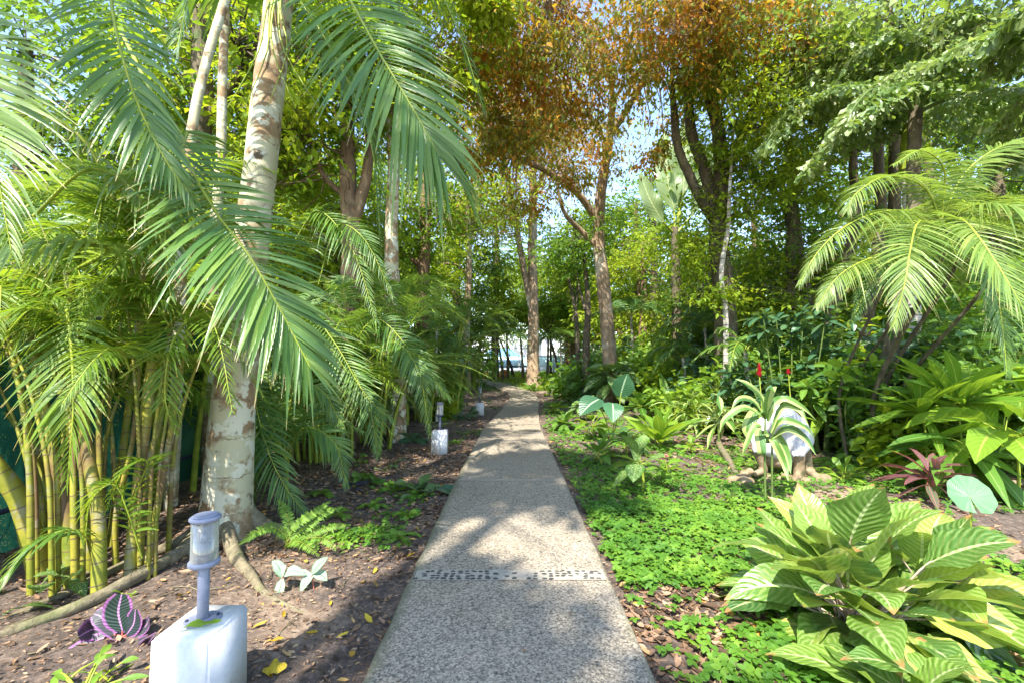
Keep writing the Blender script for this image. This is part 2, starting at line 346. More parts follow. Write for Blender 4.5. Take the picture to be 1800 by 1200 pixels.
M['lichen'] = surf_mat('lichen_palm_bark', [(.25, (.12, .08, .045)), (.5, (.26, .17, .09)), (.75, (.38, .27, .15))], scale=11, detail=8, rings=((.20, .15, .10), 3.1, .018),
                       patch=[((.42, .39, .25), 3.1, .47, 14), ((.52, .50, .38), 5.3, .53, 30), ((.10, .07, .04), 8.0, .57, 12), ((.30, .26, .07), 4.1, .64, 10)], bump=.5, dist=.015)
M['palmbark'] = surf_mat('grey_palm_bark', [(.3, (.22, .19, .15)), (.7, (.48, .44, .38))], scale=7, rings=((.12, .10, .08), 6, .12), patch=[((.6, .59, .52), 4, .55, 14)], bump=.5)
M['bark'] = surf_mat('brown_bark', [(.25, (.07, .045, .028)), (.5, (.17, .11, .065)), (.75, (.30, .20, .12))], scale=10, detail=8, stretch=(1, 1, .28), bump=.9, dist=.04, patch=[((.24, .24, .14), 2.5, .6, 8)])
M['bark_r'] = surf_mat('reddish_bark', [(.25, (.13, .09, .055)), (.5, (.27, .19, .12)), (.75, (.42, .32, .22))], scale=8, detail=8, stretch=(1, 1, .3), bump=.8, dist=.03, patch=[((.5, .46, .36), 1.6, .55, 8)])
M['bark_d'] = surf_mat('dark_mossy_bark', [(.25, (.035, .028, .018)), (.5, (.10, .08, .05)), (.75, (.2, .16, .1))], scale=9, detail=8, stretch=(1, 1, .4), bump=.9, dist=.04, patch=[((.07, .10, .03), 3, .55, 8), ((.35, .34, .28), 5, .64, 14)])
M['root'] = surf_mat('root_bark', [(.3, (.09, .075, .045)), (.7, (.25, .21, .13))], scale=14, detail=9, bump=.9, dist=.03, patch=[((.13, .15, .05), 3, .54, 6), ((.34, .32, .26), 7, .62, 14)])
M['white'] = surf_mat('painted_white_concrete', [(.3, (.55, .54, .54)), (.7, (.64, .63, .62))], scale=60, rough=.85, bump=.4, dist=.004, patch=[((.36, .33, .27), 9, .63, 6), ((.20, .17, .12), 26, .68, 12)])
M['grey'] = surf_mat('grey_painted_metal', [(.3, (.16, .175, .24)), (.7, (.24, .255, .32))], scale=30, rough=.45, bump=.15, dist=.002, spec=.5, patch=[((.35, .34, .33), 40, .66, 12), ((.14, .10, .07), 18, .68, 12)])
M['darkgrey'] = surf_mat('dark_lamp_metal', [(.3, (.06, .07, .11)), (.7, (.10, .11, .16))], scale=20, rough=.4, bump=.05, spec=.5)
M['pipe'] = surf_mat('dark_pipe', [(.3, (.015, .025, .05)), (.7, (.04, .05, .08))], scale=10, rough=.45)
M['stone'] = surf_mat('pale_statue_stone', [(.3, (.34, .335, .35)), (.7, (.52, .51, .53))], scale=10, rough=.9, bump=.6, dist=.012, patch=[((.17, .14, .09), 4, .56, 6), ((.10, .10, .06), 13, .62, 8)], spec=.15)
M['stone_b'] = surf_mat('brown_statue_stone', [(.3, (.13, .09, .05)), (.55, (.24, .18, .11)), (.75, (.34, .28, .20))], scale=9, rough=.9, bump=.7, dist=.015, patch=[((.07, .08, .04), 6, .55, 8)], spec=.15)
M['wire'] = surf_mat('fence_wire', [(.3, (.25, .27, .28)), (.7, (.4, .4, .4))], scale=9, rough=.5)
M['bluewall'] = surf_mat('pale_blue_paint', [(.3, (.50, .74, .84)), (.7, (.62, .82, .88))], scale=2, rough=.6, bump=.05)
M['bluecloth'] = surf_mat('blue_canvas', [(.3, (.09, .32, .62)), (.7, (.14, .42, .72))], scale=2, rough=.6, bump=.05)
M['whitewall'] = surf_mat('white_render', [(.3, (.72, .72, .74)), (.7, (.82, .82, .82))], scale=2, rough=.7, bump=.05)
M['orange'] = surf_mat('orange_clay', [(.3, (.5, .14, .05)), (.7, (.62, .24, .1))], scale=8, rough=.7)

# glass
gm, t, b, out = new_mat('clear_lamp_glass')
gl = N(t, "ShaderNodeBsdfGlossy", i_Roughness=.12); gl.inputs[0].default_value = (1, 1, 1, 1)
trn = N(t, "ShaderNodeBsdfTransparent"); trn.inputs[0].default_value = (.90, .91, .88, 1)
df = N(t, "ShaderNodeBsdfDiffuse"); df.inputs[0].default_value = (.7, .7, .66, 1)
lw = N(t, "ShaderNodeLayerWeight", i_Blend=.35)
m1 = N(t, "ShaderNodeMixShader"); t.links.new(math_(t, 'MULTIPLY_ADD', lw.outputs['Facing'], .5, .06), m1.inputs[0]); t.links.new(trn.outputs[0], m1.inputs[1]); t.links.new(gl.outputs[0], m1.inputs[2])
m2 = N(t, "ShaderNodeMixShader"); t.links.new(math_(t, 'MULTIPLY_ADD', lw.outputs['Facing'], .30, .08), m2.inputs[0]); t.links.new(m1.outputs[0], m2.inputs[1]); t.links.new(df.outputs[0], m2.inputs[2])
t.links.new(m2.outputs[0], out.inputs[0]); M['glass'] = gm

# shade net: green woven cloth, fine weave lets some light through
nm, t, b, out = new_mat('green_shade_net')
geo = N(t, "ShaderNodeNewGeometry"); no = N(t, "ShaderNodeTexNoise", i_Scale=1.4, i_Detail=4.0); t.links.new(geo.outputs['Position'], no.inputs['Vector'])
c = ramp(t, no.outputs['Fac'], [(.3, (.006, .045, .03)), (.6, (.015, .10, .065)), (.8, (.07, .22, .15))])
vo = N(t, "ShaderNodeTexVoronoi", i_Scale=90.0); t.links.new(geo.outputs['Position'], vo.inputs['Vector'])
t.links.new(c, b.inputs['Base Color']); b.inputs['Roughness'].default_value = .6
tr = N(t, "ShaderNodeBsdfTranslucent"); t.links.new(c, tr.inputs[0]); tp = N(t, "ShaderNodeBsdfTransparent")
a1 = N(t, "ShaderNodeMixShader"); a1.inputs[0].default_value = .5; t.links.new(b.outputs[0], a1.inputs[1]); t.links.new(tr.outputs[0], a1.inputs[2])
a2 = N(t, "ShaderNodeMixShader"); t.links.new(math_(t, 'MULTIPLY', math_(t, 'LESS_THAN', vo.outputs['Distance'], .22), .6), a2.inputs[0]); t.links.new(a1.outputs[0], a2.inputs[1]); t.links.new(tp.outputs[0], a2.inputs[2])
t.links.new(a2.outputs[0], out.inputs[0]); M['net'] = nm

# exposed aggregate concrete
pm, t, b, out = new_mat('exposed_aggregate')
geo = N(t, "ShaderNodeNewGeometry")
v1 = N(t, "ShaderNodeTexVoronoi", i_Scale=105.0); t.links.new(geo.outputs['Position'], v1.inputs['Vector'])
v2 = N(t, "ShaderNodeTexNoise", i_Scale=60.0, i_Detail=5.0, i_Roughness=.75); t.links.new(geo.outputs['Position'], v2.inputs['Vector'])
sxc = N(t, "ShaderNodeSeparateColor"); t.links.new(v1.outputs['Color'], sxc.inputs[0])
c = ramp(t, sxc.outputs[0], [(0, (.035, .033, .03)), (.22, (.11, .10, .085)), (.45, (.27, .225, .165)), (.75, (.44, .37, .28)), (1, (.62, .54, .42))])
c = mixc(t, .45, c, ramp(t, v2.outputs['Fac'], [(.38, (.05, .045, .04)), (.5, (.28, .24, .19)), (.64, (.52, .46, .37))]))
v3 = N(t, "ShaderNodeTexNoise", i_Scale=1.3, i_Detail=5.0); t.links.new(geo.outputs['Position'], v3.inputs['Vector'])
c = mixc(t, math_(t, 'MULTIPLY', v3.outputs['Fac'], .8), c, mixc(t, 1.0, c, (.70, .62, .48), 'MULTIPLY'))
v4 = N(t, "ShaderNodeTexNoise", i_Scale=5.0, i_Detail=6.0, i_Roughness=.7); t.links.new(geo.outputs['Position'], v4.inputs['Vector'])
kc = N(t, "ShaderNodeClamp"); t.links.new(math_(t, 'MULTIPLY', math_(t, 'SUBTRACT', v4.outputs['Fac'], .56), 5.0), kc.inputs[0])
c = mixc(t, math_(t, 'MULTIPLY', kc.outputs[0], .6), c, mixc(t, 1.0, c, (.52, .50, .40), 'MULTIPLY'))
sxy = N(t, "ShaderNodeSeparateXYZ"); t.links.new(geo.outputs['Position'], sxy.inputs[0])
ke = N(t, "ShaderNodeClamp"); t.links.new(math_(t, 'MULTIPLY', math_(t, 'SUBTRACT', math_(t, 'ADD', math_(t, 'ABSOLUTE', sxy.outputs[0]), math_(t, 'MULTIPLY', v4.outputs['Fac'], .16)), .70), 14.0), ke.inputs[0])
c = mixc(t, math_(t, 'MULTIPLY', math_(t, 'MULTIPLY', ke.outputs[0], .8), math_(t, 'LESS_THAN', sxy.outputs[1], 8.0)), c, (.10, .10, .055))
t.links.new(c, b.inputs['Base Color']); b.inputs['Roughness'].default_value = .8
bp = N(t, "ShaderNodeBump", i_Strength=.6, i_Distance=.004); t.links.new(v2.outputs['Fac'], bp.inputs['Height']); t.links.new(bp.outputs[0], b.inputs['Normal'])
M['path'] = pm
M['mortar'] = surf_mat('mortar', [(.3, (.24, .21, .16)), (.7, (.40, .35, .28))], scale=40, bump=.4, dist=.004)
M['pebble'] = leaf_mat('dark_pebble', gA((.035, .035, .037), (.06, .058, .055), (.11, .10, .09)), trans=0, rough=.75, spec=.2)
# soil
sm, t, b, out = new_mat('garden_soil')
geo = N(t, "ShaderNodeNewGeometry")
n1 = N(t, "ShaderNodeTexNoise", i_Scale=22.0, i_Detail=10.0, i_Roughness=.75); t.links.new(geo.outputs['Position'], n1.inputs['Vector'])
n2 = N(t, "ShaderNodeTexNoise", i_Scale=.9, i_Detail=5.0); t.links.new(geo.outputs['Position'], n2.inputs['Vector'])
ca = ramp(t, n1.outputs['Fac'], [(.3, (.03, .022, .018)), (.5, (.10, .072, .055)), (.7, (.28, .20, .15))])
cb = ramp(t, n1.outputs['Fac'], [(.3, (.15, .10, .065)), (.5, (.30, .21, .14)), (.7, (.45, .34, .24))])
k = N(t, "ShaderNodeClamp"); t.links.new(math_(t, 'MULTIPLY', math_(t, 'SUBTRACT', n2.outputs['Fac'], .54), 7.0), k.inputs[0])
t.links.new(mixc(t, k.outputs[0], ca, cb), b.inputs['Base Color']); b.inputs['Roughness'].default_value = .95
bp = N(t, "ShaderNodeBump", i_Strength=.9, i_Distance=.03); t.links.new(n1.outputs['Fac'], bp.inputs['Height']); t.links.new(bp.outputs[0], b.inputs['Normal'])
M['soil'] = sm
M['lawn'] = surf_mat('lawn_soil', [(.3, (.08, .14, .02)), (.7, (.16, .22, .04))], scale=6)
M['deck'] = surf_mat('pale_paving', [(.3, (.32, .30, .34)), (.7, (.46, .44, .46))], scale=4, rough=.8, bump=.1)

# ------------------------------------------------------------------ ground and path
def rise(y): return np.clip((np.asarray(y, float) - 19) * .045, 0, 1.0)
def gz(x, y):
    """gentle relief of the beds, flat under the path"""
    x = np.asarray(x, float); y = np.asarray(y, float)
    d = np.clip((np.abs(x - path_cx(y)) - .7) / 1.5, 0, 1)
    return rise(y) - .035 + d * (.035 + .03 * np.sin(x * 1.7 + 1) * np.cos(y * 1.3) + .02 * np.sin(x * 4.1 + y * 3.3))
_PY = np.array([-3, 0, 2, 5, 8, 10.4, 12.5, 14.5, 17.6, 20.6, 23.3, 25.6, 28, 31]); _PX = np.array([0, 0, -.01, -.02, -.01, .02, .14, .27, .46, .39, -.35, -1.1, -2.2, -4])
def path_cx(y): return np.interp(y, _PY, _PX)
def path_w(y): return np.interp(y, [0, 6, 10, 14, 20, 26], [.685, .685, .64, .57, .58, .55])
xs = np.unique(np.concatenate([np.linspace(-90, -8, 20), np.linspace(-8, 8, 130), np.linspace(8, 90, 20)]))
ys = np.unique(np.concatenate([np.linspace(-30, 0, 14), np.linspace(0, 14, 130), np.linspace(14, 34, 40), np.linspace(34, 180, 16)]))
X, Y = np.meshgrid(xs, ys); Z = gz(X, Y) + np.where((np.abs(X) < 8) & (Y < 14) & (Y > 0), np.random.default_rng(3).normal(0, .006, X.shape), 0)
b_ = Buf(); b_.add(np.stack([X, Y, Z], -1), grid_faces(len(ys), len(xs))); g_ = b_.build('ground', M['soil']); tag(g_, kind='structure')
# path slabs
yy = np.linspace(-3, 29, 160); cx = smooth(np.stack([_PX, _PY, 0 * _PX], -1), 300); cxx = np.interp(yy, cx[:, 1], cx[:, 0])
tan = np.gradient(cxx, yy); nx = 1 / np.sqrt(1 + tan ** 2); ny = -tan * nx; hw = path_w(yy)
rgp = np.random.default_rng(8); b_ = Buf(); prof = [(-1, -.09), (-1, .012), (-.985, .022), (0, .024), (.985, .022), (1, .012), (1, -.09)]
V = np.array([[(cxx[i] + nx[i] * u * (hw[i] + rgp.normal(0, .004)), yy[i] + ny[i] * u * hw[i], float(rise(yy[i])) + z + (rgp.normal(0, .0015) if abs(u) < 1 else 0)) for u, z in prof] for i in range(len(yy))])
b_.add(V, grid_faces(len(yy), 7)[:, ::-1], None, .5); pth = b_.build('path', M['path'], smooth_=False); tag(pth, kind='structure')
pb = Buf(); mb = Buf(); rg = np.random.default_rng(5)
th = np.linspace(0, 2 * math.pi, 8, endpoint=False)
for yb, hb, dens in ((3.22, .075, 1), (5.75, .03, 0), (8.3, .015, 0), (10.9, .012, 0), (13.5, .012, 0)):
    c0 = path_cx(yb)
    mb.add([(c0 - .655, yb - hb, .0275), (c0 + .655, yb - hb, .0275), (c0 + .655, yb + hb, .0275), (c0 - .655, yb + hb, .0275)], [(0, 1, 2, 3)])
    for row in np.arange(-hb + .02, hb - .01, .035):
        for xx in np.arange(-.635, .64, .048):
            if not dens or rg.uniform() < .22 + .5 * (math.sin(xx * 7 + 1) > .55): continue
            a = rg.uniform(-.4, .4); rx, ry, rz = rg.uniform(.017, .024), rg.uniform(.010, .015), .006
            ca, sa = math.cos(a), math.sin(a); cxp, cyp = c0 + xx + rg.uniform(-.01, .01), yb + row + rg.uniform(-.006, .006)
            ring = lambda s, z: np.stack([cxp + (rx * np.cos(th) * ca - ry * np.sin(th) * sa) * s, cyp + (rx * np.cos(th) * sa + ry * np.sin(th) * ca) * s, np.full(8, z)], -1)
            vv = np.vstack([ring(1, .0265), ring(.8, .0305), [(cxp, cyp, .0325)]])
            pb.add(vv, grid_faces(2, 8, True), None, rg.uniform()); 
            i = np.arange(8); pb.add(vv[8:], np.stack([i, (i + 1) % 8, np.full(8, 8)], -1), None, rg.uniform())
tag(mb.build('path_joint', M['mortar']), kind='structure'); tag(pb.build('path_pebbles', M['pebble']), kind='structure')

# sunny lawn and paving beyond
b_ = Buf(); ly = np.linspace(22.5, 34, 24); lx = np.linspace(-9, 15, 30); LX, LY = np.meshgrid(lx, ly); LX = np.where(np.abs(LX - np.interp(LY, _PY, _PX)) < .8, LX, LX); b_.add(np.stack([LX, LY, gz(LX, LY) + .004], -1), grid_faces(24, 30)); tag(b_.build('lawn', M['lawn']), kind='structure')
b_ = Buf(); b_.add([(-30, 34, .72), (30, 34, .72), (30, 41.3, 1.04), (-30, 41.3, 1.04), (30, 70, 1.04), (-30, 70, 1.04)], [(0, 1, 2, 3), (3, 2, 4, 5)]); tag(b_.build('far_pavement', M['deck']), kind='structure')
rg = np.random.default_rng(11); n = 9000; gx = rg.uniform(-6, 11, n); gy = rg.uniform(22, 34, n)
keep = (np.abs(gx - np.interp(gy, _PY, _PX)) > .95) & ~((gy < 26.5) & (gx < np.interp(gy, _PY, _PX))); gx, gy = gx[keep], gy[keep]; n = len(gx)
b_ = Buf(); d = nrm(np.stack([rg.normal(0, .5, n), rg.normal(0, .5, n), np.ones(n)], -1))
scatter(b_, leaf_template(aspect=.3), np.stack([gx, gy, gz(gx, gy)], -1), d, np.stack([rg.normal(0, 1, n), np.ones(n), 0 * gx], -1), rg.uniform(.10, .24, n), rg.uniform(0, 1, n))
tag(b_.build('grass', M['crown_l']), 'bright low grass on the sunny lawn beyond the bend', 'grass', kind='stuff')

# ------------------------------------------------------------------ ground cover (pinto peanut) and leaf litter
FOUR = [leaf_template(aspect=.62, fold=.15, curl=.12, pts=11)]
def clover(buf, x, y, z, size, rg):
    n = len(x); yaw = rg.uniform(0, 6.283, n); nvv = nrm(np.stack([rg.normal(0, .28, n), rg.normal(-.12, .28, n), np.ones(n)], -1)); r = np.clip(rg.normal(.5, .25, n), 0, 1)
    c = np.stack([x, y, z], -1)
    for k, off in enumerate((-.42, .42, 2.5, -2.5)):
        a = yaw + off; d = np.stack([np.cos(a), np.sin(a), 0 * a], -1); d = nrm(d - nvv * (d * nvv).sum(-1, keepdims=True))
        scatter(buf, FOUR[0] if n < 4700 else LEAFO, c, d, nvv, size, r)
LEAFO = leaf_template(aspect=.62, fold=.1, curl=.1)
def cover_density(x, y):
    """where the photo shows the plant: right of the path, thin at bare patches"""
    s = np.sin(x * 2.1 + 1.3) * np.cos(y * 1.7 - .4) + .6 * np.sin(x * 5.3 + y * 4.1) + .4 * np.sin(y * 9 + x * 3)
    dd = .66 + .40 * s
    dd = np.where((y < 3.05) & (x < 1.3 + .3 * np.sin(y * 5)), dd * .5, dd)           # litter strip by the path
    dd = np.where((y > 3.1) & (y < 6.2) & (x > .7) & (x < 3.4), dd + .55, dd)
    dd = np.where((y > 7.3) & (x > 2.0 + .1 * y), dd * .25, dd)
    dd = np.where((x > 3.0) & (y < 5.2) & (y > 3.4), dd * .35, dd); dd = np.where((x > 1.8) & (x < 3.0) & (y > 6.0) & (y < 7.3), dd * .35, dd)
    dd = np.where(y > 11, dd * .6, dd)
    return np.clip(dd, 0, 1)
rg = np.random.default_rng(21); cv = Buf()
def lay(n, x0, x1, y0, y1, s0, s1):
    x = rg.uniform(x0, x1, n); y = rg.uniform(y0, y1, n)
    k = (rg.uniform(0, 1, n) < cover_density(x, y)) & (x > path_cx(y) + .70 + rg.uniform(0, .12, n)); x, y = x[k], y[k]
    clover(cv, x, y, gz(x, y) + rg.uniform(.015, .075, len(x)), rg.uniform(s0, s1, len(x)), rg)
lay(4600, .6, 4.2, 1.7, 4.4, .030, .050); lay(2600, .75, 2.6, 3.1, 4.9, .028, .046); lay(420, .9, 1.9, 1.8, 2.7, .034, .052); lay(11000, .6, 6.0, 4.4, 8.0, .03, .048); lay(11000, .6, 9, 8, 17, .04, .07)
x = rg.uniform(.7, 5, 300); 
tag(cv.build('ground_cover', M['cover']), 'low four-leaved green creeper carpeting the bed right of the path', 'ground cover', kind='stuff')
cv = Buf()
for (px, py, rad, n) in ((690, 855, .22, 90), (730, 870, .2, 60), (650, 940, .3, 170), (600, 945, .2, 70), (830, 760, .4, 60), (780, 745, .5, 60), (700, 900, .25, 40), (870, 690, 1.2, 160), (905, 668, 1.5, 100)):
    c = G(px, py); x = c[0] + rg.normal(0, rad * .5, n); y = c[1] + rg.normal(0, rad * .5, n); k = x < path_cx(y) - .66
    clover(cv, x[k], y[k], gz(x[k], y[k]) + rg.uniform(.01, .06, k.sum()), rg.uniform(.025, .042, k.sum()), rg)
tag(cv.build('ground_cover', M['cover']), 'sparse tufts of green creeper in the brown bed left of the path', 'ground cover', kind='stuff')

CURLED = (lambda t: (np.array([(0, 0, 0), (-.17, .3, .07), (0, .33, -.02), (.17, .3, .09), (-.14, .7, .1), (.02, .68, .02), (.13, .7, .05), (.05, 1, .13)]),
          np.array([(0, 2, 1), (0, 3, 2), (1, 2, 5), (1, 5, 4), (2, 3, 6), (2, 6, 5), (4, 5, 7), (5, 6, 7)]),
          np.array([(.5, 0), (0, .3), (.5, .3), (1, .3), (0, .7), (.5, .7), (1, .7), (.5, 1)], float)))(0)
def litter(buf, x, y, s0, s1, rr=None, flat=.35):
    n = len(x); a = rg.uniform(0, 6.283, n); d = np.stack([np.cos(a), np.sin(a), rg.normal(0, .12, n)], -1)
    nv = np.stack([rg.normal(0, flat, n), rg.normal(0, flat, n), np.ones(n)], -1)
    scatter(buf, CURLED, np.stack([x, y, gz(x, y) + rg.uniform(.0, .022, n)], -1), d, nv, rg.uniform(s0, s1, n), rg.uniform(0, 1, n) if rr is None else rr)
b_ = Buf()
def strewn(n, x0, x1, y0, y1, s0, s1, cond):
    x = rg.uniform(x0, x1, n); y = rg.uniform(y0, y1, n); k = cond(x, y); litter(b_, x[k], y[k], s0, s1)
off = lambda x, y: np.abs(x - path_cx(y)) > .68
strewn(9000, -4.2, 4.5, 1.6, 5, .012, .045, off); strewn(1500, -4.2, 4.5, 1.6, 5, .03, .085, off); strewn(5000, -3.6, -.68, 1.6, 4.5, .008, .03, off); strewn(2600, -3.8, -.68, 3.6, 8, .03, .085, off); strewn(8500, -4.5, 7, 5, 10, .025, .08, off); strewn(3200, -6, 9, 10, 22, .05, .14, off)
strewn(1100, .66, 1.6, 1.8, 3.2, .03, .11, off); strewn(900, -1.9, -.68, 3.5, 9, .03, .08, off); strewn(500, 2.2, 5, 6, 9, .04, .13, off)
n = 420; y = rg.uniform(1.8, 12, n); x = np.where(rg.uniform(0, 1, n) < .7, -1, 1) * rg.uniform(.70, .95, n); litter(b_, x, y, .02, .10)
tag(b_.build('fallen_leaves', M['litter']), 'dry brown leaf litter scattered over the garden beds', 'leaf litter', kind='stuff')
b_ = Buf(); pts = [(310, 1058), (500, 1120), (590, 1115), (497, 1085), (705, 950), (735, 925), (755, 945), (698, 955), (745, 950), (640, 910), (772, 860), (780, 850), (662, 995), (645, 1015), (655, 1087), (880, 1205), (1262, 1120), (1210, 1110), (1110, 1055), (470, 1180), (1218, 985), (1238, 1010), (700, 905), (715, 975), (560, 1105)]
gp = np.array([G(*p) for p in pts]); litter(b_, gp[:, 0], gp[:, 1], .05, .09, rr=rg.uniform(0, 1, len(pts)))
x = rg.uniform(-3, 3, 60); y = rg.uniform(2.5, 12, 60); k = off(x, y); litter(b_, x[k], y[k], .04, .07)
st = Buf()
for k in range(330):
    x = rg.uniform(-4, 4); y = rg.uniform(1.7, 10)
    if abs(x) < .74: continue
    a = rg.uniform(0, 6.283); l = rg.uniform(.04, .28); z = float(gz(x, y)) + .008; q = [(x, y, z), (x + l * .5 * math.cos(a), y + l * .5 * math.sin(a), z + rg.uniform(0, .02)), (x + l * math.cos(a + .2), y + l * math.sin(a + .2), z + .004)]
    tube(st, q, [rg.uniform(.002, .006), .003, .0015], 5, n=5, cap=False)
tag(st.build('fallen_twigs', M['root']), 'thin dry twigs strewn over the soil of both beds', 'twigs', kind='stuff')
n = 46; x = rg.uniform(-.62, .62, n); x = np.sign(x) * np.abs(x) ** .5 * .79; y = rg.uniform(2.0, 11, n); PL = Buf(); litter(PL, x, y, .015, .045); 
for v_ in PL.v: v_[:, 2] += .062
tag(PL.build('fallen_leaves', M['litter']), 'few small dry leaves lying on the concrete path', 'leaf litter', kind='stuff')
tag(b_.build('fallen_leaves', M['yellowleaf']), 'fresh yellow leaves fallen on the bed beside the path', 'fallen leaves', kind='stuff')

# ------------------------------------------------------------------ bollard lights
def disc_prism(buf, cx, cy, z0, z1, rx, ry=None, n=28, top_slope=0.0, bev=.004, rot=0.0):
    ry = ry or rx; a = np.linspace(0, 2 * math.pi, n, endpoint=False)
    ux, uy = np.cos(a), np.sin(a); c, s = math.cos(rot), math.sin(rot)
    R = lambda k, z: np.stack([cx + (ux * (rx - k)) * c - (uy * (ry - k)) * s, cy + (ux * (rx - k)) * s + (uy * (ry - k)) * c, z + top_slope * ux * rx], -1)
    rows = [R(bev, z0), R(0, z0 + bev), R(0, z1 - bev), R(bev, z1)]
    V = np.vstack(rows); buf.add(V, grid_faces(4, n, True))
    for k, z, fl in ((0, z0, 1), (3, z1, 0)):
        vv = np.vstack([V[k * n:(k + 1) * n], [(cx, cy, z)]]); i = np.arange(n); ff = np.stack([i, (i + 1) % n, np.full(n, n)], -1)
        buf.add(vv, ff[:, ::-1] if fl else ff)
def bevel_box(name, size, loc, mat, parent, bev=.012, seg=3, rot=0.0, taper=1.0):
    import bmesh
    bm = bmesh.new(); bmesh.ops.create_cube(bm, size=1.0)
    for v in bm.verts:
        k = taper if v.co.z > 0 else 1.0
        v.co.x *= size[0] * k; v.co.y *= size[1] * k; v.co.z *= size[2]
    bmesh.ops.bevel(bm, geom=bm.edges[:], offset=bev, segments=seg, affect='EDGES')
    me = bpy.data.meshes.new(name); bm.to_mesh(me); bm.free(); me.materials.append(mat)
    for p in me.polygons: p.use_smooth = True
    o = bpy.data.objects.new(name, me); COL.objects.link(o); o.location = loc; o.rotation_euler[2] = rot
    if parent: o.parent = parent
    return o
def bollard(x, y, h, lab, wx=.25, wy=.29, dark=False):
    z0 = float(gz(x, y)) - .03
    r = empty('bollard_light', (x, y, z0), lab, 'garden light', 'bollard lights along the path')
    H = h - z0; bevel_box('plinth', (wx, wy, H), (0, 0, H / 2), M['white'], r, bev=.012, taper=.97)
    mt = M['darkgrey'] if dark else M['grey']
    L = np.array((x, y, 0)); B = Buf(); disc_prism(B, x, y + .0, h, h + .012, .075, .062, bev=.004, rot=.5); B.build('base_plate', mt, r)
    B = Buf()
    for a in (0, math.pi): disc_prism(B, x + .058 * math.cos(a + .5), y + .058 * math.sin(a + .5), h + .012, h + .018, .007, n=8, bev=.001)
    B.build('bolt', M['pipe'], r)
    B = Buf(); disc_prism(B, x, y, h + .012, h + .24, .023, bev=.002); p = B.build('pole', mt, r)
    B = Buf(); disc_prism(B, x, y, h + .24, h + .262, .062, bev=.005); disc_prism(B, x, y, h + .262, h + .285, .036, bev=.003); B.build('lamp_collar', mt, r)
    B = Buf(); disc_prism(B, x, y, h + .285, h + .335, .024, bev=.004); disc_prism(B, x, y, h + .335, h + .375, .017, bev=.008, n=14); B.build('bulb_holder', mt, r)
    # glass sleeve (thin double wall)
    B = Buf(); a = np.linspace(0, 2 * math.pi, 32, endpoint=False)
    rings = [np.stack([x + q * np.cos(a), y + q * np.sin(a), np.full(32, z)], -1) for q, z in ((.053, h + .262), (.053, h + .432), (.050, h + .432), (.050, h + .262))]
    B.add(np.vstack(rings), grid_faces(4, 32, True)); B.build('lamp_glass', M['glass'], r)
    B = Buf(); disc_prism(B, x, y, h + .432, h + .452, .062, bev=.006, top_slope=0); disc_prism(B, x, y, h + .452, h + .458, .05, bev=.003); B.build('lamp_cap', mt, r)
    return r
b1 = bollard(-1.352, 2.04, .37, 'nearest path light, large white plinth with pale grey glass lantern by the purple plant')
q = G(771, 797); bollard(q[0], q[1] + .12, .37, 'second path light, white plinth with dark post beside the striped leaf plant', .25, .25, True)
q = G(843, 728); bollard(q[0], q[1] + .1, .33, 'farthest path light, small white plinth where the path starts to bend', .24, .22, True)
b_ = Buf(); blade(b_, [(-1.40, 1.95, .378), (-1.34, 1.97, .392), (-1.285, 1.99, .384), (-1.24, 2.0, .395)], [.004, .026, .028, .002], (0.2, -1, .1), r=.8, fold=.25, wave=.3)
tag(b_.build('fallen_leaf', M['bright']), 'single green leaf lying on top of the nearest white plinth', 'leaf')
b_ = Buf(); c = G(480, 1180); blade(b_, [c + (-.05, 0, .01), c + (0, .0, .03), c + (.06, .01, .02)], [.01, .045, .01], (0, 1, .3), r=.8, fold=.3, wave=.4)
tag(b_.build('fallen_leaf', M['yellowleaf']), 'crumpled yellow leaf on the soil right of the nearest plinth', 'leaf')

# ------------------------------------------------------------------ fence with green shade net
FX = -3.95
fr = empty('net_fence', (FX, 10, 0), 'dark pipe fence covered with green shade net behind the left palms', 'fence')
B = Buf(); ny_, nz_ = 150, 10; yv = np.linspace(1.2, 24, ny_); zv = np.linspace(.03, 1.85, nz_); YY, ZZ = np.meshgrid(yv, zv); rgf = np.random.default_rng(2)
XX = FX + .04 * np.sin(YY * 2.6) * np.sin(ZZ * 1.7) + .015 * np.sin(YY * 11 + ZZ * 3) + rgf.normal(0, .004, YY.shape)
B.add(np.stack([XX, YY, ZZ + .03 * np.sin(YY * 1.3)], -1), grid_faces(nz_, ny_)); B.build('shade_net', M['net'], fr)
for yy_ in np.arange(1.5, 24, 2.5):
    B = Buf(); tube(B, [(FX - .09, yy_, 0), (FX - .09, yy_, 2.0)], .03, 8); B.build('post', M['pipe'], fr)
for zz_ in (.36, 1.9):
    B = Buf(); tube(B, [(FX + .07, 1.2, zz_), (FX + .07, 24, zz_)], .022, 8, n=3); B.build('rail', M['pipe'], fr)
B = Buf()
for k in range(46):
    a = k * .5
    tube(B, [(FX - .02, 1.3 + a, 0), (FX - .02, 1.8 + a, .5)], .0025, 4, cap=False); tube(B, [(FX - .02, 1.8 + a, 0), (FX - .02, 1.3 + a, .5)], .0025, 4, cap=False)
B.build('chain_link', M['wire'], fr)

# ------------------------------------------------------------------ palms
def add_frond(root, pts, Lmax, mat='frond', stem='stem_g', **kw):
    lb, sb = Buf(), Buf(); frond(lb, sb, pts, Lmax, **kw)
    f_ = lb.build('frond', M[mat], root); sb.build('midrib', M[stem], f_); return f_
def PP(*pts): return [P(*p) for p in pts]

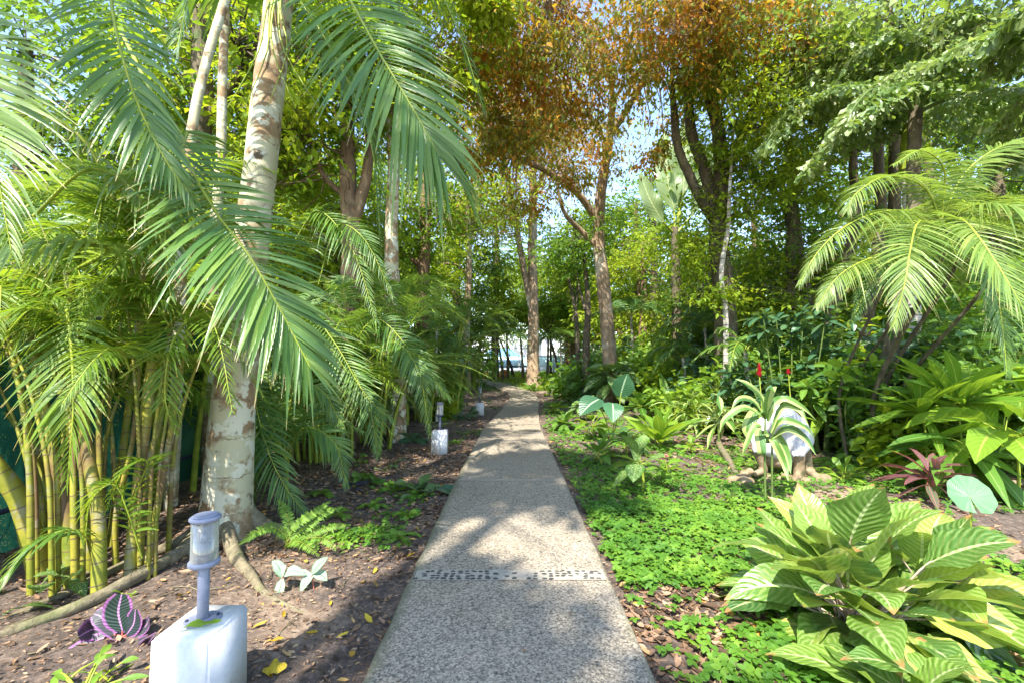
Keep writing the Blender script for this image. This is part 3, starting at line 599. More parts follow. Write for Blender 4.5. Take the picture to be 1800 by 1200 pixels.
# 1. the big pale-trunked palm
base = G(397, 940); root = empty('palm_tree', base, 'thick palm with blotchy white and brown trunk behind the nearest plinth', 'palm')
B = Buf(); tr_pts = [base + (0.0, 0, -.05), base + (.0, 0, .12), P(402, 830, 4), P(412, 690, 4), P(432, 500, 4), P(455, 320, 4), P(472, 160, 4), P(488, 30, 4), P(500, -120, 4), P(508, -260, 4)]
tube(B, tr_pts, [.25, .205, .19, .17, .15, .137, .13, .122, .115, .10], 24, n=90, wob=.03, seed=4, vscale=1)
B.build('trunk', M['lichen'], root)
def root_tube(pts, rad, seed):
    p = smooth([np.array(q, float) for q in pts], 24); B = Buf(); tube(B, p, rad, 9, n=30, wob=.12, seed=seed); return B
def gp3(px, py, dz=.0): q = G(px, py); return (q[0], q[1], float(gz(q[0], q[1])) + dz)
for i, (pts, rad) in enumerate((
    ([base + (-.08, -.1, .15), gp3(330, 975, .04), gp3(250, 1020, .05), gp3(150, 1060, .03), gp3(0, 1110, .0), gp3(-120, 1150, -.02)], [.10, .06, .045, .04, .03, .015]),
    ([base + (.05, -.1, .14), gp3(415, 985, .03), gp3(440, 1010, .01), gp3(465, 1040, .0), gp3(520, 1065, -.01), gp3(560, 1072, -.03)], [.06, .05, .036, .026, .018, .01]),
    ([base + (-.1, .0, .16), gp3(320, 965, .05), gp3(230, 990, .02), gp3(60, 1060, .0), gp3(-40, 1090, -.03)], [.07, .045, .035, .025, .012]),
    ([base + (.12, .1, .12), gp3(480, 930, .03), gp3(540, 925, .0), gp3(600, 900, -.03)], [.1, .06, .04, .02]))):
    root_tube(pts, rad, i).build('root', M['root'], root)
crown = P(508, -250, 4)
add_frond(root, PP((508, -250, 4.0), (540, -130, 3.6), (610, -10, 3.2), (665, 90, 3.05), (725, 190, 3.0), (772, 275, 3.0)), .62, n=62, width=.0165, ang=(74, 16), droop=.34, seed=3, t0=.28, rr=(.014, .004), side_lift=(.0, -.1), up=(.2, -.9, .4), prof=[.7, .95, 1, 1, .95, .9, .8, .6])
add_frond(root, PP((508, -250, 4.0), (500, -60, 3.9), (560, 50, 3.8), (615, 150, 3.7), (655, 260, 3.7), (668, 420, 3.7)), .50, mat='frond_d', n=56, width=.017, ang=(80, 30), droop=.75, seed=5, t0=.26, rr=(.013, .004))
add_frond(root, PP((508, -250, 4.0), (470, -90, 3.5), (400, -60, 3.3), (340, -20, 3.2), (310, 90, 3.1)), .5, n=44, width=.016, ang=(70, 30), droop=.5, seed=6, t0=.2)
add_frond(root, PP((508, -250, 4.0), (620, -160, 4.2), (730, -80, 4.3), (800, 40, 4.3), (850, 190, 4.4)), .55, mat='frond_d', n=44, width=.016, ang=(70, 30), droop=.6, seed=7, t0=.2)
for k, az in enumerate((1.0, 2.0, 3.0, 4.2, 5.0)):
    add_frond(root, arc(crown, az, .9, 2.4, .75), .55, n=40, width=.017, droop=.4, seed=20 + k, ang=(65, 30))
B = Buf()
for k, (x0, x1) in enumerate(((470, 430), (480, 520), (500, 560), (455, 400), (505, 470))):
    tube(B, PP((500, -60, 4), ((480 + x0) / 2, 20, 3.85), (x0, 90, 3.8), (x1, 190, 3.8)), [.012, .008, .003], 5, n=10)
B.build('flower_stalk', M['stem_g'], root)

# generic clumping palm
def cane_palm(root, cx, cy, n, hts, spread, fl, seed, lean=.25, rad=.035, per=(4, 6), mat='frond', stem='stem_y', droop=.5, nleaf=38, Lm=.38, skip=None, fan=(0, 6.283), width=.013, cut=None):
    rg = np.random.default_rng(seed)
    for k in range(n):
        a = rg.uniform(0, 6.283); rr = spread * math.sqrt(rg.uniform(.05, 1)); x, y = cx + rr * math.cos(a), cy + rr * math.sin(a)
        z = float(gz(x, y)) - .03; H = rg.uniform(*hts); lx, ly = math.cos(a) * lean * H * rg.uniform(.3, 1.2), math.sin(a) * lean * H * rg.uniform(.3, 1.2)
        rd = rad * rg.uniform(.7, 1.3); B = Buf()
        pts = [(x, y, z), (x + lx * .2, y + ly * .2, z + H * .35), (x + lx * .55, y + ly * .55, z + H * .7), (x + lx, y + ly, z + H)]
        tube(B, pts, [rd * 1.25, rd, rd * .85, rd * .7], 10, n=22, wob=.03, seed=k, r=rg.uniform()); B.build('cane', M[stem], root)
        top = np.array(pts[-1])
        for j in range(rg.integers(*per)):
            az = rg.uniform(*fan) if j else a
            add_frond(root, arc(top, az, rg.uniform(.55, 1.25), fl * rg.uniform(.8, 1.15), rg.uniform(.5, 1.0) * droop * 1.4, side=rg.uniform(-.25, .25)), Lm * rg.uniform(.85, 1.15), mat=mat, n=nleaf, width=width * rg.uniform(.9, 1.15), droop=rg.uniform(.25, .5), seed=int(rg.integers(1e6)), ang=(68, 32), lift=.35, rr=(.011, .003), seg=3)

# 2. areca clump at the left edge (near)
r2 = empty('areca_palm', G(150, 985), 'clump of yellow ringed canes and arching fronds at the left edge', 'palm')
canes = [((75, 965, 3.35), (35, 880, 3.3), (-30, 790, 3.2), (-120, 640, 3.1), .062), ((130, 985, 3.2), (115, 880, 3.25), (85, 760, 3.3), (45, 520, 3.4), .066),
         ((135, 1000, 3.1), (130, 900, 3.1), (128, 780, 3.15), (120, 560, 3.2), .034), ((175, 1015, 3.0), (172, 900, 3.05), (150, 770, 3.1), (120, 480, 3.2), .062),
         ((160, 965, 3.4), (158, 860, 3.4), (150, 700, 3.45), (170, 430, 3.5), .036), ((228, 985, 3.2), (240, 870, 3.25), (262, 700, 3.3), (285, 430, 3.4), .055),
         ((255, 975, 3.25), (280, 870, 3.3), (300, 760, 3.35), (325, 600, 3.4), .034), ((245, 965, 3.4), (258, 830, 3.4), (285, 720, 3.5), (300, 560, 3.5), .036),
         ((205, 970, 3.4), (205, 900, 3.4), (235, 760, 3.45), (250, 560, 3.5), .03), ((100, 940, 3.7), (90, 800, 3.8), (40, 600, 3.9), (20, 380, 4.0), .05),
         ((195, 935, 3.8), (215, 800, 3.9), (240, 600, 4.0), (262, 380, 4.1), .045), ((20, 930, 3.7), (-10, 800, 3.7), (-50, 600, 3.7), (-90, 420, 3.7), .05)]
rg = np.random.default_rng(77)
for k, c in enumerate(canes):
    kq = 1.0 if k == 0 else .62; p = [P(*q) for q in c[:4]]; p[0][2] = float(gz(p[0][0], p[0][1])) - .03
    B = Buf(); tube(B, p, [c[4] * 1.15 * kq, c[4] * kq, c[4] * .9 * kq, c[4] * .75 * kq], 12, n=36, wob=.03, seed=k, r=.5); B.build('cane', M['stem_y'], r2)
for k in range(26):
    x0 = rg.uniform(55, 300); y0 = 985 - .12 * (x0 - 60) + rg.uniform(-35, 22); x1 = x0 + rg.uniform(-90, 90) + (x0 - 180) * .3; y1 = rg.uniform(430, 700); Yk = rg.uniform(3.0, 3.7); rk = rg.uniform(.008, .02)
    p = [P(x0, y0, Yk), P(x0 * .9 + x1 * .1, y0 * .65 + y1 * .35, Yk), P(x0 * .55 + x1 * .45, y0 * .3 + y1 * .7, Yk + .05), P(x1, y1, Yk + .1)]; p[0][2] = float(gz(p[0][0], p[0][1])) - .02
    B = Buf(); tube(B, p, [rk * 1.2, rk, rk * .8, rk * .5], 8, n=24, wob=.04, seed=k, r=.5); B.build('cane', M['stem_y'], r2)
    add_frond(r2, arc(P(x1, y1, Yk + .1), rg.uniform(0, 6.283), rg.uniform(.6, 1.2), rg.uniform(.7, 1.2), rg.uniform(.7, 1.1)), rg.uniform(.22, .34), mat='frond_y', n=40, width=.009, droop=.4, seed=800 + k, ang=(70, 30), seg=3, rr=(.007, .002))
F = lambda pts, L, **kw: add_frond(r2, PP(*pts), L, **kw)
F([(215, 60, 3.2), (255, 140, 3.0), (300, 225, 2.85), (370, 360, 2.75), (435, 445, 2.7), (490, 540, 2.7), (545, 645, 2.75)], .50, n=66, width=.0165, ang=(80, 22), droop=.22, seed=31, t0=.36, rr=(.013, .004), side_lift=(-.1, .1), up=(.3, -.8, .5), prof=[.55, .85, 1, 1, .95, .85, .7, .45])
F([(185, -120, 2.7), (195, 0, 2.6), (215, 100, 2.5), (245, 190, 2.5), (290, 280, 2.5), (335, 345, 2.55)], .46, n=54, width=.015, ang=(65, 18), droop=.4, seed=32, t0=.1, up=(.2, -.8, .5))
F([(-90, -40, 2.3), (-60, 60, 2.2), (-30, 180, 2.2), (-5, 300, 2.2), (20, 440, 2.25)], .56, n=44, width=.013, ang=(85, 35), droop=.4, seed=33, up=(.1, -.8, .5), mat='frond_w')
F([(120, 480, 3.2), (190, 440, 2.9), (120, 425, 2.7), (20, 440, 2.5), (-80, 520, 2.4)], .42, n=54, width=.012, ang=(80, 40), droop=.7, seed=34, mat='frond_w')
F([(60, 380, 3.0), (150, 300, 2.8), (230, 330, 2.7), (290, 430, 2.7)], .40, n=48, width=.012, ang=(75, 30), droop=.5, seed=341, mat='frond_w')
F([(200, 350, 3.0), (150, 250, 2.9), (60, 200, 2.8), (-40, 260, 2.7)], .42, n=48, width=.012, ang=(75, 30), droop=.5, seed=342, mat='frond_w')
F([(110, 520, 3.3), (120, 560, 3.0), (128, 650, 2.9), (128, 740, 2.85), (118, 850, 2.9)], .42, n=40, width=.012, ang=(72, 25), droop=.4, seed=35, up=(.1, -.85, .5), mat='frond_y', t0=.1)
F([(285, 440, 3.4), (255, 420, 3.2), (200, 470, 3.0), (150, 560, 3.0)], .36, n=36, width=.012, ang=(70, 30), droop=.4, seed=36, mat='frond_y')
F([(300, 560, 3.5), (320, 540, 3.3), (270, 600, 3.2), (220, 600, 3.2)], .40, n=30, width=.012, ang=(70, 40), droop=.0, lift=.6, seed=37, mat='frond_y')
F([(250, 980, 3.1), (225, 900, 3.0), (200, 850, 2.95), (160, 880, 2.9), (150, 950, 2.9)], .28, n=30, width=.009, ang=(65, 30), droop=.3, seed=38, mat='frond_y', rr=(.006, .002))
F([(170, 960, 3.1), (130, 930, 2.9), (70, 950, 2.8), (10, 1010, 2.7), (-30, 1080, 2.7)], .24, n=34, width=.009, ang=(65, 30), droop=.5, seed=39, rr=(.006, .002))
F([(325, 600, 3.4), (335, 560, 3.3), (300, 610, 3.1), (290, 700, 3.1), (310, 760, 3.1)], .30, n=34, width=.011, ang=(68, 30), droop=.3, seed=40, mat='frond_y')
F([(240, 960, 3.3), (235, 880, 3.2), (260, 810, 3.1), (215, 830, 3.0), (185, 900, 3.0)], .25, n=26, width=.009, ang=(65, 30), droop=.3, seed=41, mat='frond_y', rr=(.006, .002))
F([(300, 300, 3.4), (330, 230, 3.1), (310, 300, 2.9), (290, 420, 2.8), (300, 520, 2.8)], .38, n=36, width=.013, ang=(75, 30), droop=.4, seed=42)
for k, (px, py, Yv) in enumerate(((-120, 640, 3.1), (45, 520, 3.4), (120, 480, 3.2), (170, 430, 3.5), (285, 430, 3.4), (20, 380, 4.0), (262, 380, 4.1), (-90, 420, 3.7), (170, 430, 3.6), (262, 380, 4.1))):
    c = P(px, py, Yv)
    for j in range(4):
        az = rg.uniform(0.0, 6.283)
        if -2.3 < (az - 6.283 if az > 3.1416 else az) < -.8 and j: az += 2.4     # few straight at the camera
        add_frond(r2, arc(c, az, rg.uniform(.7, 1.3), rg.uniform(1.1, 1.9), rg.uniform(.5, .9), side=rg.uniform(-.2, .2)), rg.uniform(.32, .46), mat='frond_y' if (j + k) % 2 else 'frond', n=38, width=.012, droop=.45, seed=int(rg.integers(1e6)), ang=(70, 32), seg=3)

for k in range(20):
    px, py = rg.uniform(-10, 330), rg.uniform(470, 640); c = P(px, py, rg.uniform(3.0, 3.5)); az = rg.uniform(-2.9, -.3) if k % 3 else rg.uniform(0, 3)
    add_frond(r2, arc(c - (0, 0, .15), az, rg.uniform(.8, 1.25), rg.uniform(.75, 1.15), rg.uniform(.8, 1.15), side=rg.uniform(-.3, .3)), rg.uniform(.24, .34), mat='frond_y', n=46, width=.0085, droop=.45, seed=1500 + k, ang=(72, 30), seg=3, rr=(.007, .002))
# 3. slender pale palm behind
base = G(368, 850); r3 = empty('palm_tree', base, 'slender grey palm trunk rising behind the clump of yellow canes', 'palm')
B = Buf(); tube(B, [base, P(366, 700, 5.6), P(378, 420, 5.5), P(388, 270, 5.5), P(392, 120, 5.5), P(400, -60, 5.5)], [.085, .07, .06, .055, .05, .045], 14, n=50, wob=.04, seed=9); B.build('trunk', M['lichen'], r3)
for k in range(9): add_frond(r3, arc(P(400, -60, 5.5), k * .7 + .2, .8 + .1 * (k % 3), 1.9, .75), .45, n=36, width=.015, droop=.5, seed=60 + k, seg=3)
base = np.array((-3.4, 4.6, 0)); r3b = empty('palm_tree', base, 'leaning pale palm trunk at the upper left crossing behind the hanging fronds', 'palm')
B = Buf(); tube(B, [base, P(310, 700, 4.6), P(322, 400, 4.6), P(336, 240, 4.6), P(360, 120, 4.7), P(396, 0, 4.8), P(430, -120, 4.9)], [.06, .055, .05, .048, .045, .045, .04], 14, n=50, wob=.04, seed=10); B.build('trunk', M['lichen'], r3b)
for k in range(7): add_frond(r3b, arc(P(430, -120, 4.9), k * .9, .9, 1.8, .7), .45, n=36, width=.015, droop=.5, seed=70 + k, seg=3)

# 4. second pale trunk further back
base = G(697, 775); r4 = empty('palm_tree', base, 'second pale blotched palm trunk behind the feathery palm clump left of the path', 'palm')
Y4 = base[1]; B = Buf(); tube(B, [base, P(697, 650, Y4), P(690, 520, Y4), P(688, 400, Y4), P(692, 280, Y4), P(680, 150, Y4), P(678, -100, Y4)], [.19, .165, .15, .12, .115, .11, .1], 18, n=70, wob=.04, seed=5); B.build('trunk', M['lichen'], r4)
for k in range(9): add_frond(r4, arc(P(678, -100, Y4), k * .7, .8, 2.8, 1.0), .6, n=40, width=.02, droop=.5, seed=80 + k, seg=3)

# 5. areca clump in the middle left, arching over the bed
c5 = G(612, 800); r5 = empty('areca_palm', c5, 'dense feathery green palm clump between the two pale trunks', 'palm')
cane_palm(r5, c5[0], c5[1] + .3, 20, (.8, 2.6), .6, 1.9, 101, rad=.024, per=(4, 6), mat='frond', stem='stem_g', Lm=.42, width=.012, droop=.65)
for k, pts in enumerate(([(600, 600, 6.4), (560, 560, 6), (600, 620, 5.8), (640, 690, 5.7), (690, 740, 5.7)], [(640, 640, 6.4), (690, 600, 6.2), (735, 650, 6), (755, 760, 6)], [(630, 690, 6.2), (620, 650, 6), (650, 720, 5.7), (665, 800, 5.6)],
                         [(560, 640, 6.2), (520, 590, 6), (470, 640, 5.8), (440, 740, 5.7)], [(600, 650, 6.4), (660, 560, 6.3), (740, 640, 6.1), (790, 700, 6.2)], [(560, 500, 6.4), (590, 400, 6.2), (640, 420, 6), (690, 520, 6)],
                         [(520, 420, 6.4), (560, 370, 6.2), (620, 440, 6), (660, 560, 5.9)])):
    add_frond(r5, PP(*pts), .46, n=50, width=.012, ang=(68, 28), droop=.35, seed=110 + k, rr=(.010, .003), up=(0, -.6, .8))

# 6. small palm just behind the big trunk
c6 = G(505, 880); r6 = empty('areca_palm', c6, 'low drooping palm right behind the thick blotchy trunk beside the fern', 'palm')
for k, pts in enumerate(([(500, 800, 4.9), (450, 700, 4.7), (470, 790, 4.5), (505, 860, 4.45), (540, 905, 4.45)], [(500, 800, 4.9), (450, 740, 4.7), (440, 800, 4.5), (445, 880, 4.4)], [(510, 790, 4.9), (540, 750, 4.8), (590, 780, 4.8), (608, 850, 4.8)],
                         [(500, 780, 4.9), (520, 680, 4.9), (570, 690, 4.9), (605, 760, 4.9)], [(500, 780, 4.9), (470, 650, 5), (500, 640, 4.9), (560, 700, 4.8)], [(505, 790, 5), (520, 740, 5.2), (560, 720, 5.4), (640, 760, 5.4)], [(500, 800, 5), (490, 700, 5.1), (460, 660, 5.2), (420, 690, 5.2)])):
    pts = [tuple(G(505, 880) + (0, 0, -.02))] + PP(*pts); lb, sb = Buf(), Buf(); frond(lb, sb, pts, .40, n=46, width=.0125, ang=(66, 26), droop=.3, seed=130 + k, t0=.3, rr=(.010, .003), up=(0, -.6, .8))
    f_ = lb.build('frond', M['frond'], r6); sb.build('midrib', M['stem_g'], f_)

# 7. palms further along the left side
for (px, py, n, h, fl, seed, lab, mat) in (
    (770, 735, 14, (.8, 2.9), 1.9, 141, 'feathery palm clump beside the second path light', 'frond'),
    (655, 775, 14, (.5, 1.6), 1.5, 145, 'low feathery palm arching over the bed in front of the second pale trunk', 'frond'),
    (545, 810, 12, (.6, 2.0), 1.5, 146, 'yellow green palm clump between the low drooping palm and the net fence', 'frond_y'),
    (720, 745, 12, (.5, 2.0), 1.6, 147, 'green palm clump left of the second path light against the net fence', 'frond'),
    (250, 880, 12, (.6, 2.2), 1.3, 148, 'fine leaved palm clump pressed between the yellow canes and the fence', 'frond_y'),
    (60, 900, 10, (.6, 2.0), 1.3, 149, 'leafy palm clump against the fence at the left edge', 'frond_y'),
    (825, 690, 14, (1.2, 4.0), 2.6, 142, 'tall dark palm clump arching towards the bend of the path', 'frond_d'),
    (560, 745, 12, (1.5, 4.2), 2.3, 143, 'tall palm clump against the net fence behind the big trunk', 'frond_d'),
    (390, 800, 9, (1.0, 3.2), 1.8, 144, 'palm clump against the net fence behind the yellow canes', 'frond_y')):
    c = G(px, py); r = empty('areca_palm', c, lab, 'palm'); s = c[1] / 9
    cane_palm(r, c[0], c[1] + .3, n, h, .5, fl, seed, rad=.028, mat=mat, stem='stem_g', Lm=.45, width=.016, nleaf=32, per=(3, 5), droop=.7)
c = G(768, 740); r = empty('spear_palm', c, 'young palm with a pale stem and one upright unopened leaf left of the path', 'palm')
B = Buf(); tube(B, [c, P(767, 640, c[1]), P(768, 575, c[1])], [.04, .03, .02], 10, n=16); B.build('trunk', M['palmbark'], r)
B = Buf(); blade(B, PP((768, 590, c[1]), (768, 540, c[1]), (769, 500, c[1])), [.02, .085, .05], (1, .2, 0), fold=.5, r=.8); B.build('spear_leaf', M['frond_y'], r)
for k in range(4): add_frond(r, arc(P(768, 585, c[1]), k * 1.6 + .4, .9, 1.2, .6), .35, n=28, width=.014, seed=150 + k, seg=3)

# 8. big areca on the right
c8 = np.array((5.1, 6.4, 0)); r8 = empty('areca_palm', c8, 'sunlit palm with long arching pale green fronds above the bright leafy plant on the right', 'palm')
hub = P(1655, 395, 5.2); rg8 = np.random.default_rng(88)
for k, (dx, dy, rd) in enumerate(((0, 0, .034), (.25, .2, .026), (-.2, .3, .022), (.4, .1, .027), (.1, .5, .022))):
    B = Buf(); tube(B, [(c8[0] + dx, c8[1] + dy, -.03), (c8[0] + dx * 1.2, c8[1] + dy * 1.2, 1.1), hub + (dx * 1.6, dy * 1.4, -.35 - .1 * k), hub + (dx * 1.8, dy * 1.6, .05)], [rd * 1.2, rd, rd * .8, rd * .6], 12, n=30, wob=.03, seed=k); B.build('cane', M['bark_d'], r8)
R8 = lambda pts, L, **kw: add_frond(r8, PP(*pts), L, **{**dict(mat='frond_w', n=84, width=.0088, ang=(72, 30), droop=.5, up=(0, -.6, .8)), **kw})
R8([(1655, 395, 5.2), (1625, 330, 4.9), (1560, 310, 4.7), (1505, 340, 4.6), (1490, 370, 4.6)], .42, seed=160, up=(0, -.3, .9))
R8([(1650, 400, 5.2), (1580, 370, 4.8), (1500, 390, 4.6), (1440, 440, 4.5), (1405, 500, 4.5)], .36, seed=161, up=(0, -.3, .9), droop=.6)
R8([(1640, 400, 5.2), (1560, 440, 4.7), (1480, 480, 4.5), (1435, 540, 4.5)], .36, seed=162, droop=.5)
R8([(1650, 400, 5.1), (1615, 390, 4.6), (1600, 440, 4.3), (1590, 500, 4.2), (1570, 575, 4.2)], .52, seed=163, ang=(68, 22), droop=.3, width=.010)
R8([(1660, 390, 5.1), (1690, 385, 4.6), (1730, 430, 4.3), (1780, 510, 4.1), (1830, 600, 4.0)], .58, seed=164, ang=(68, 24), droop=.35, width=.011)
R8([(1660, 390, 5.1), (1720, 360, 4.7), (1800, 370, 4.4), (1900, 440, 4.2)], .5, seed=165)
R8([(1655, 385, 5.2), (1660, 300, 5.0), (1620, 265, 4.8), (1570, 290, 4.7)], .36, seed=166, up=(0, -.3, .9))
R8([(1655, 385, 5.2), (1700, 300, 5.1), (1780, 250, 5.0), (1880, 250, 4.9)], .45, seed=167, up=(0, -.3, .9))
R8([(1640, 400, 5.4), (1610, 430, 5.1), (1540, 480, 5.0), (1500, 560, 5.0)], .4, seed=168, mat='frond')
R8([(1670, 400, 5.4), (1740, 470, 5.1), (1760, 560, 5.0), (1770, 660, 5.0)], .4, seed=169, mat='frond')
for k in range(9): add_frond(r8, arc(hub + (.5, .5, -.1), k * .7, 1.0, 1.9, .85), .42, mat='frond_w', n=60, width=.010, seed=170 + k, seg=3)
for k, (px, py, Yq) in enumerate(((1640, 440, 5.5), (1700, 450, 5.6), (1600, 470, 5.8))):
    for j in range(5): add_frond(r8, arc(P(px, py, Yq), rg8.uniform(0, 6.283), rg8.uniform(.5, 1.1), rg8.uniform(1.0, 1.6), rg8.uniform(.7, 1.0)), .36, mat=('frond_w', 'frond')[j % 2], n=54, width=.009, seed=600 + k * 7 + j, seg=3)
# smaller palms on the right and centre
for (px, Yv, z, n, fl, seed, lab, mat) in (
    (1310, 9.0, 1.7, 8, 1.3, 181, 'small palm with fan shaped pale fronds left of the dark rubber plant', 'frond'),
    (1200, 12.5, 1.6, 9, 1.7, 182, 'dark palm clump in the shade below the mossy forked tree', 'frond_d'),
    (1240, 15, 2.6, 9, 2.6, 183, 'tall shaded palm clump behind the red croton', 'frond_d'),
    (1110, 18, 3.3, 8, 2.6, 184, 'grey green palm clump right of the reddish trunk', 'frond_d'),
    (985, 26, 2.6, 9, 2.8, 185, 'drooping blue green palm at the far end between two trunks', 'frond'),
    (870, 24, 3.0, 8, 2.8, 186, 'far palm clump left of the big far trunk', 'frond_d'),
    (1440, 8.5, 1.3, 7, 1.3, 187, 'low palm in the undergrowth behind the statue', 'frond'),
    (1560, 7.5, 1.2, 8, 1.4, 188, 'low palm half hidden behind the bright leafy plant', 'frond'),
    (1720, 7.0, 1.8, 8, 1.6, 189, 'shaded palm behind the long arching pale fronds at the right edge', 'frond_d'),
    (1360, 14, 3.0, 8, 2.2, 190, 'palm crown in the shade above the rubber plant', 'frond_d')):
    x = (px - 900) / 800 * Yv; r = empty('small_palm', (x, Yv, 0), lab, 'palm'); rg = np.random.default_rng(seed)
    B = Buf(); tube(B, [(x, Yv, -.02), (x + .05, Yv, z * .5), (x, Yv, z)], [.07, .05, .04], 10, n=16, wob=.05); B.build('trunk', M['palmbark'], r)
    for k in range(n): add_frond(r, arc((x, Yv, z), k * 6.283 / n + rg.uniform(-.3, .3), rg.uniform(.5, 1.2), fl * rg.uniform(.8, 1.1), rg.uniform(.6, 1.0)), fl * .28, mat=mat, n=34, width=.011 + Yv * .0008, seed=int(rg.integers(1e6)), seg=3, droop=.5)

# ------------------------------------------------------------------ trees
def rdirs(rg, n, down=.5, spread=1.0):
    d = rg.standard_normal((n, 3)) * spread; d[:, 2] = d[:, 2] * .5 - down; return nrm(d)
def tree(label, limbs, blobs, bark='bark', leaf='crown', ls=(.09, .15), tpl=None, seed=0, group=None, ncl=None, down=.5, name='tree', clr=.55, twig=True, sides=12, wob=.10, base=None, cat='tree', per_cluster=42, mixleaf=None):
    """limbs: [(points, radii)], first is the trunk; blobs: [(centre, (rx,ry,rz), leaf count)]"""
    rg = np.random.default_rng(seed); tpl = tpl or LEAF5
    base = limbs[0][0][0] if base is None else base
    root = empty(name, base, label, cat, group)
    allp = []
    for k, (pts, rad) in enumerate(limbs):
        p = smooth(pts, max(14, 8 * len(pts))); B = Buf(); tube(B, p, rad, sides if k == 0 else 9, n=len(p), wob=wob, seed=seed + k)
        if k == 0: trunk = B.build('trunk', M[bark], root)
        else: B.build('branch', M[bark], root)
        allp.append(p[len(p) // 3:])
    allp = np.vstack(allp); B = Buf(); TW = Buf(); B2 = Buf()
    for (c, rad, n) in blobs:
        c = np.array(c, float); rad = np.array(rad, float); nc = max(3, int(n / per_cluster))
        u = rg.standard_normal((nc, 3)); u = nrm(u) * rg.uniform(.25, 1, (nc, 1)) ** .45; cc = c + u * rad
        for q in range(nc):
            if twig and rg.uniform() < .5:
                a = allp[np.argmin(((allp - cc[q]) ** 2).sum(1) + rg.uniform(0, .6, len(allp)))]
                mid = (a + cc[q]) / 2 + rg.normal(0, .12, 3) * np.linalg.norm(a - cc[q])
                tube(TW, [a, mid, cc[q]], [.022, .012, .004], 4, n=7, cap=False)
        m = int(n / nc); cr = clr * rad.mean() * .5
        pos = np.repeat(cc, m, 0) + rg.standard_normal((nc * m, 3)) * np.array((cr, cr, cr * .6)) * rg.uniform(.6, 1.2, (nc, 1)).repeat(m, 0)
        nn = len(pos); cl = np.repeat(rg.normal(0, .16, nc), m)
        q8 = 7; nt_ = nn // q8; st = pos[:nt_]; td = rdirs(rg, nt_, down * .35); tl = rg.uniform(.8, 1.5, nt_) * cr * .9 + ls[1]
        tv = np.repeat(td, q8, 0); tpar = np.tile(np.linspace(.12, 1, q8), nt_); sgn = np.tile(np.where(np.arange(q8) % 2, 1., -1.), nt_)
        lp = np.repeat(st, q8, 0) + tv * (np.repeat(tl, q8) * tpar)[:, None]; lp[:, 2] -= .12 * np.repeat(tl, q8) * tpar ** 2
        sd = nrm(np.cross(tv, (0, 0, 1.)) + 1e-4) * sgn[:, None]; m8 = len(lp)
        ld = nrm(tv * .6 + sd * .8 + rg.normal(0, .28, (m8, 3)) - np.array((0, 0, down * .8)))
        scatter(B, tpl, lp, ld, nrm(rg.standard_normal((m8, 3)) * .45 + (0, 0, 1)), rg.uniform(ls[0], ls[1], m8) * np.clip(rg.normal(1, .22, m8), .45, 1.5), np.clip(rg.normal(.5, .2, m8) + np.repeat(rg.normal(0, .15, nt_), q8), 0, 1))
        e1 = nrm(np.cross(td, (0, 0, 1.)) + 1e-4) * .0035 * (ls[1] / .15); e2 = nrm(np.cross(td, e1)) * .0035 * (ls[1] / .15); en = st + td * tl[:, None] - np.array((0, 0, .12)) * tl[:, None]
        TV = np.stack([st - e1, st + e1, st + e2 * 1.6, en], 1).reshape(-1, 3); ix = (np.arange(nt_) * 4)[:, None, None]; TF = (np.array([(0, 1, 3), (1, 2, 3), (2, 0, 3)])[None] + ix).reshape(-1, 3); TW.add(TV, TF, None, .5)
    B.build('crown', M[leaf], root)
    if TW.n: TW.build('twigs', M[bark], root)
    return root

# orange-leaved tree (centre)
Yt = 15.0
bt = np.array(((1068 - 900) / 800 * Yt * 1.0, Yt, -.05))
tree('reddish trunked tree with hanging orange and green leaves right of the path', [
    ([bt, P(1072, 640, Yt), P(1060, 500, Yt), P(1052, 420, Yt), P(1056, 340, Yt - .5), P(1070, 250, Yt - 1), P(1078, 170, Yt - 2)], [.30, .24, .22, .20, .17, .14, .09]),
    ([P(1048, 385, Yt), P(1015, 340, Yt - .6), P(960, 300, Yt - 1.5), P(900, 270, Yt - 2.5), P(850, 200, 12)], [.14, .12, .10, .07, .03]),
    ([P(1052, 435, Yt), P(1020, 405, Yt - .3), P(990, 370, Yt - 1), P(975, 300, Yt - 1.5)], [.10, .085, .06, .03]),
    ([P(1076, 235, Yt - 1), P(1110, 180, 13), P(1150, 110, 11), P(1200, 60, 9.5), P(1250, 10, 8.5)], [.10, .09, .08, .06, .04]),
    ([P(1078, 175, 13), P(1060, 80, 11), P(1000, 20, 9.5), P(960, -40, 8.5)], [.08, .07, .05, .03]),
    ([P(1150, 110, 11), P(1146, 50, 10), P(1150, -20, 9)], [.035, .03, .02])],
    [(P(1040, 40, 9.0), (2.6, 2.4, 1.2), 7600), (P(1180, 20, 8.5), (2.2, 2.0, .9), 5600), (P(930, 150, 10.5), (1.7, 1.6, 1.7), 5200), (P(890, 280, 11.5), (1.1, 1.2, 1.3), 2800), (P(1010, 260, 13), (1.6, 1.5, 1.0), 2600),
     (P(1160, 250, 12), (.9, 1.0, .7), 900), (P(1300, 30, 9.5), (1.6, 1.5, .9), 3600), (P(860, 60, 9), (1.2, 1.5, 1.3), 3500)],
    bark='bark_r', leaf='crown_o', ls=(.085, .15), seed=201, down=1.0, tpl=leaf_template(aspect=.5, fold=.15, curl=.1))
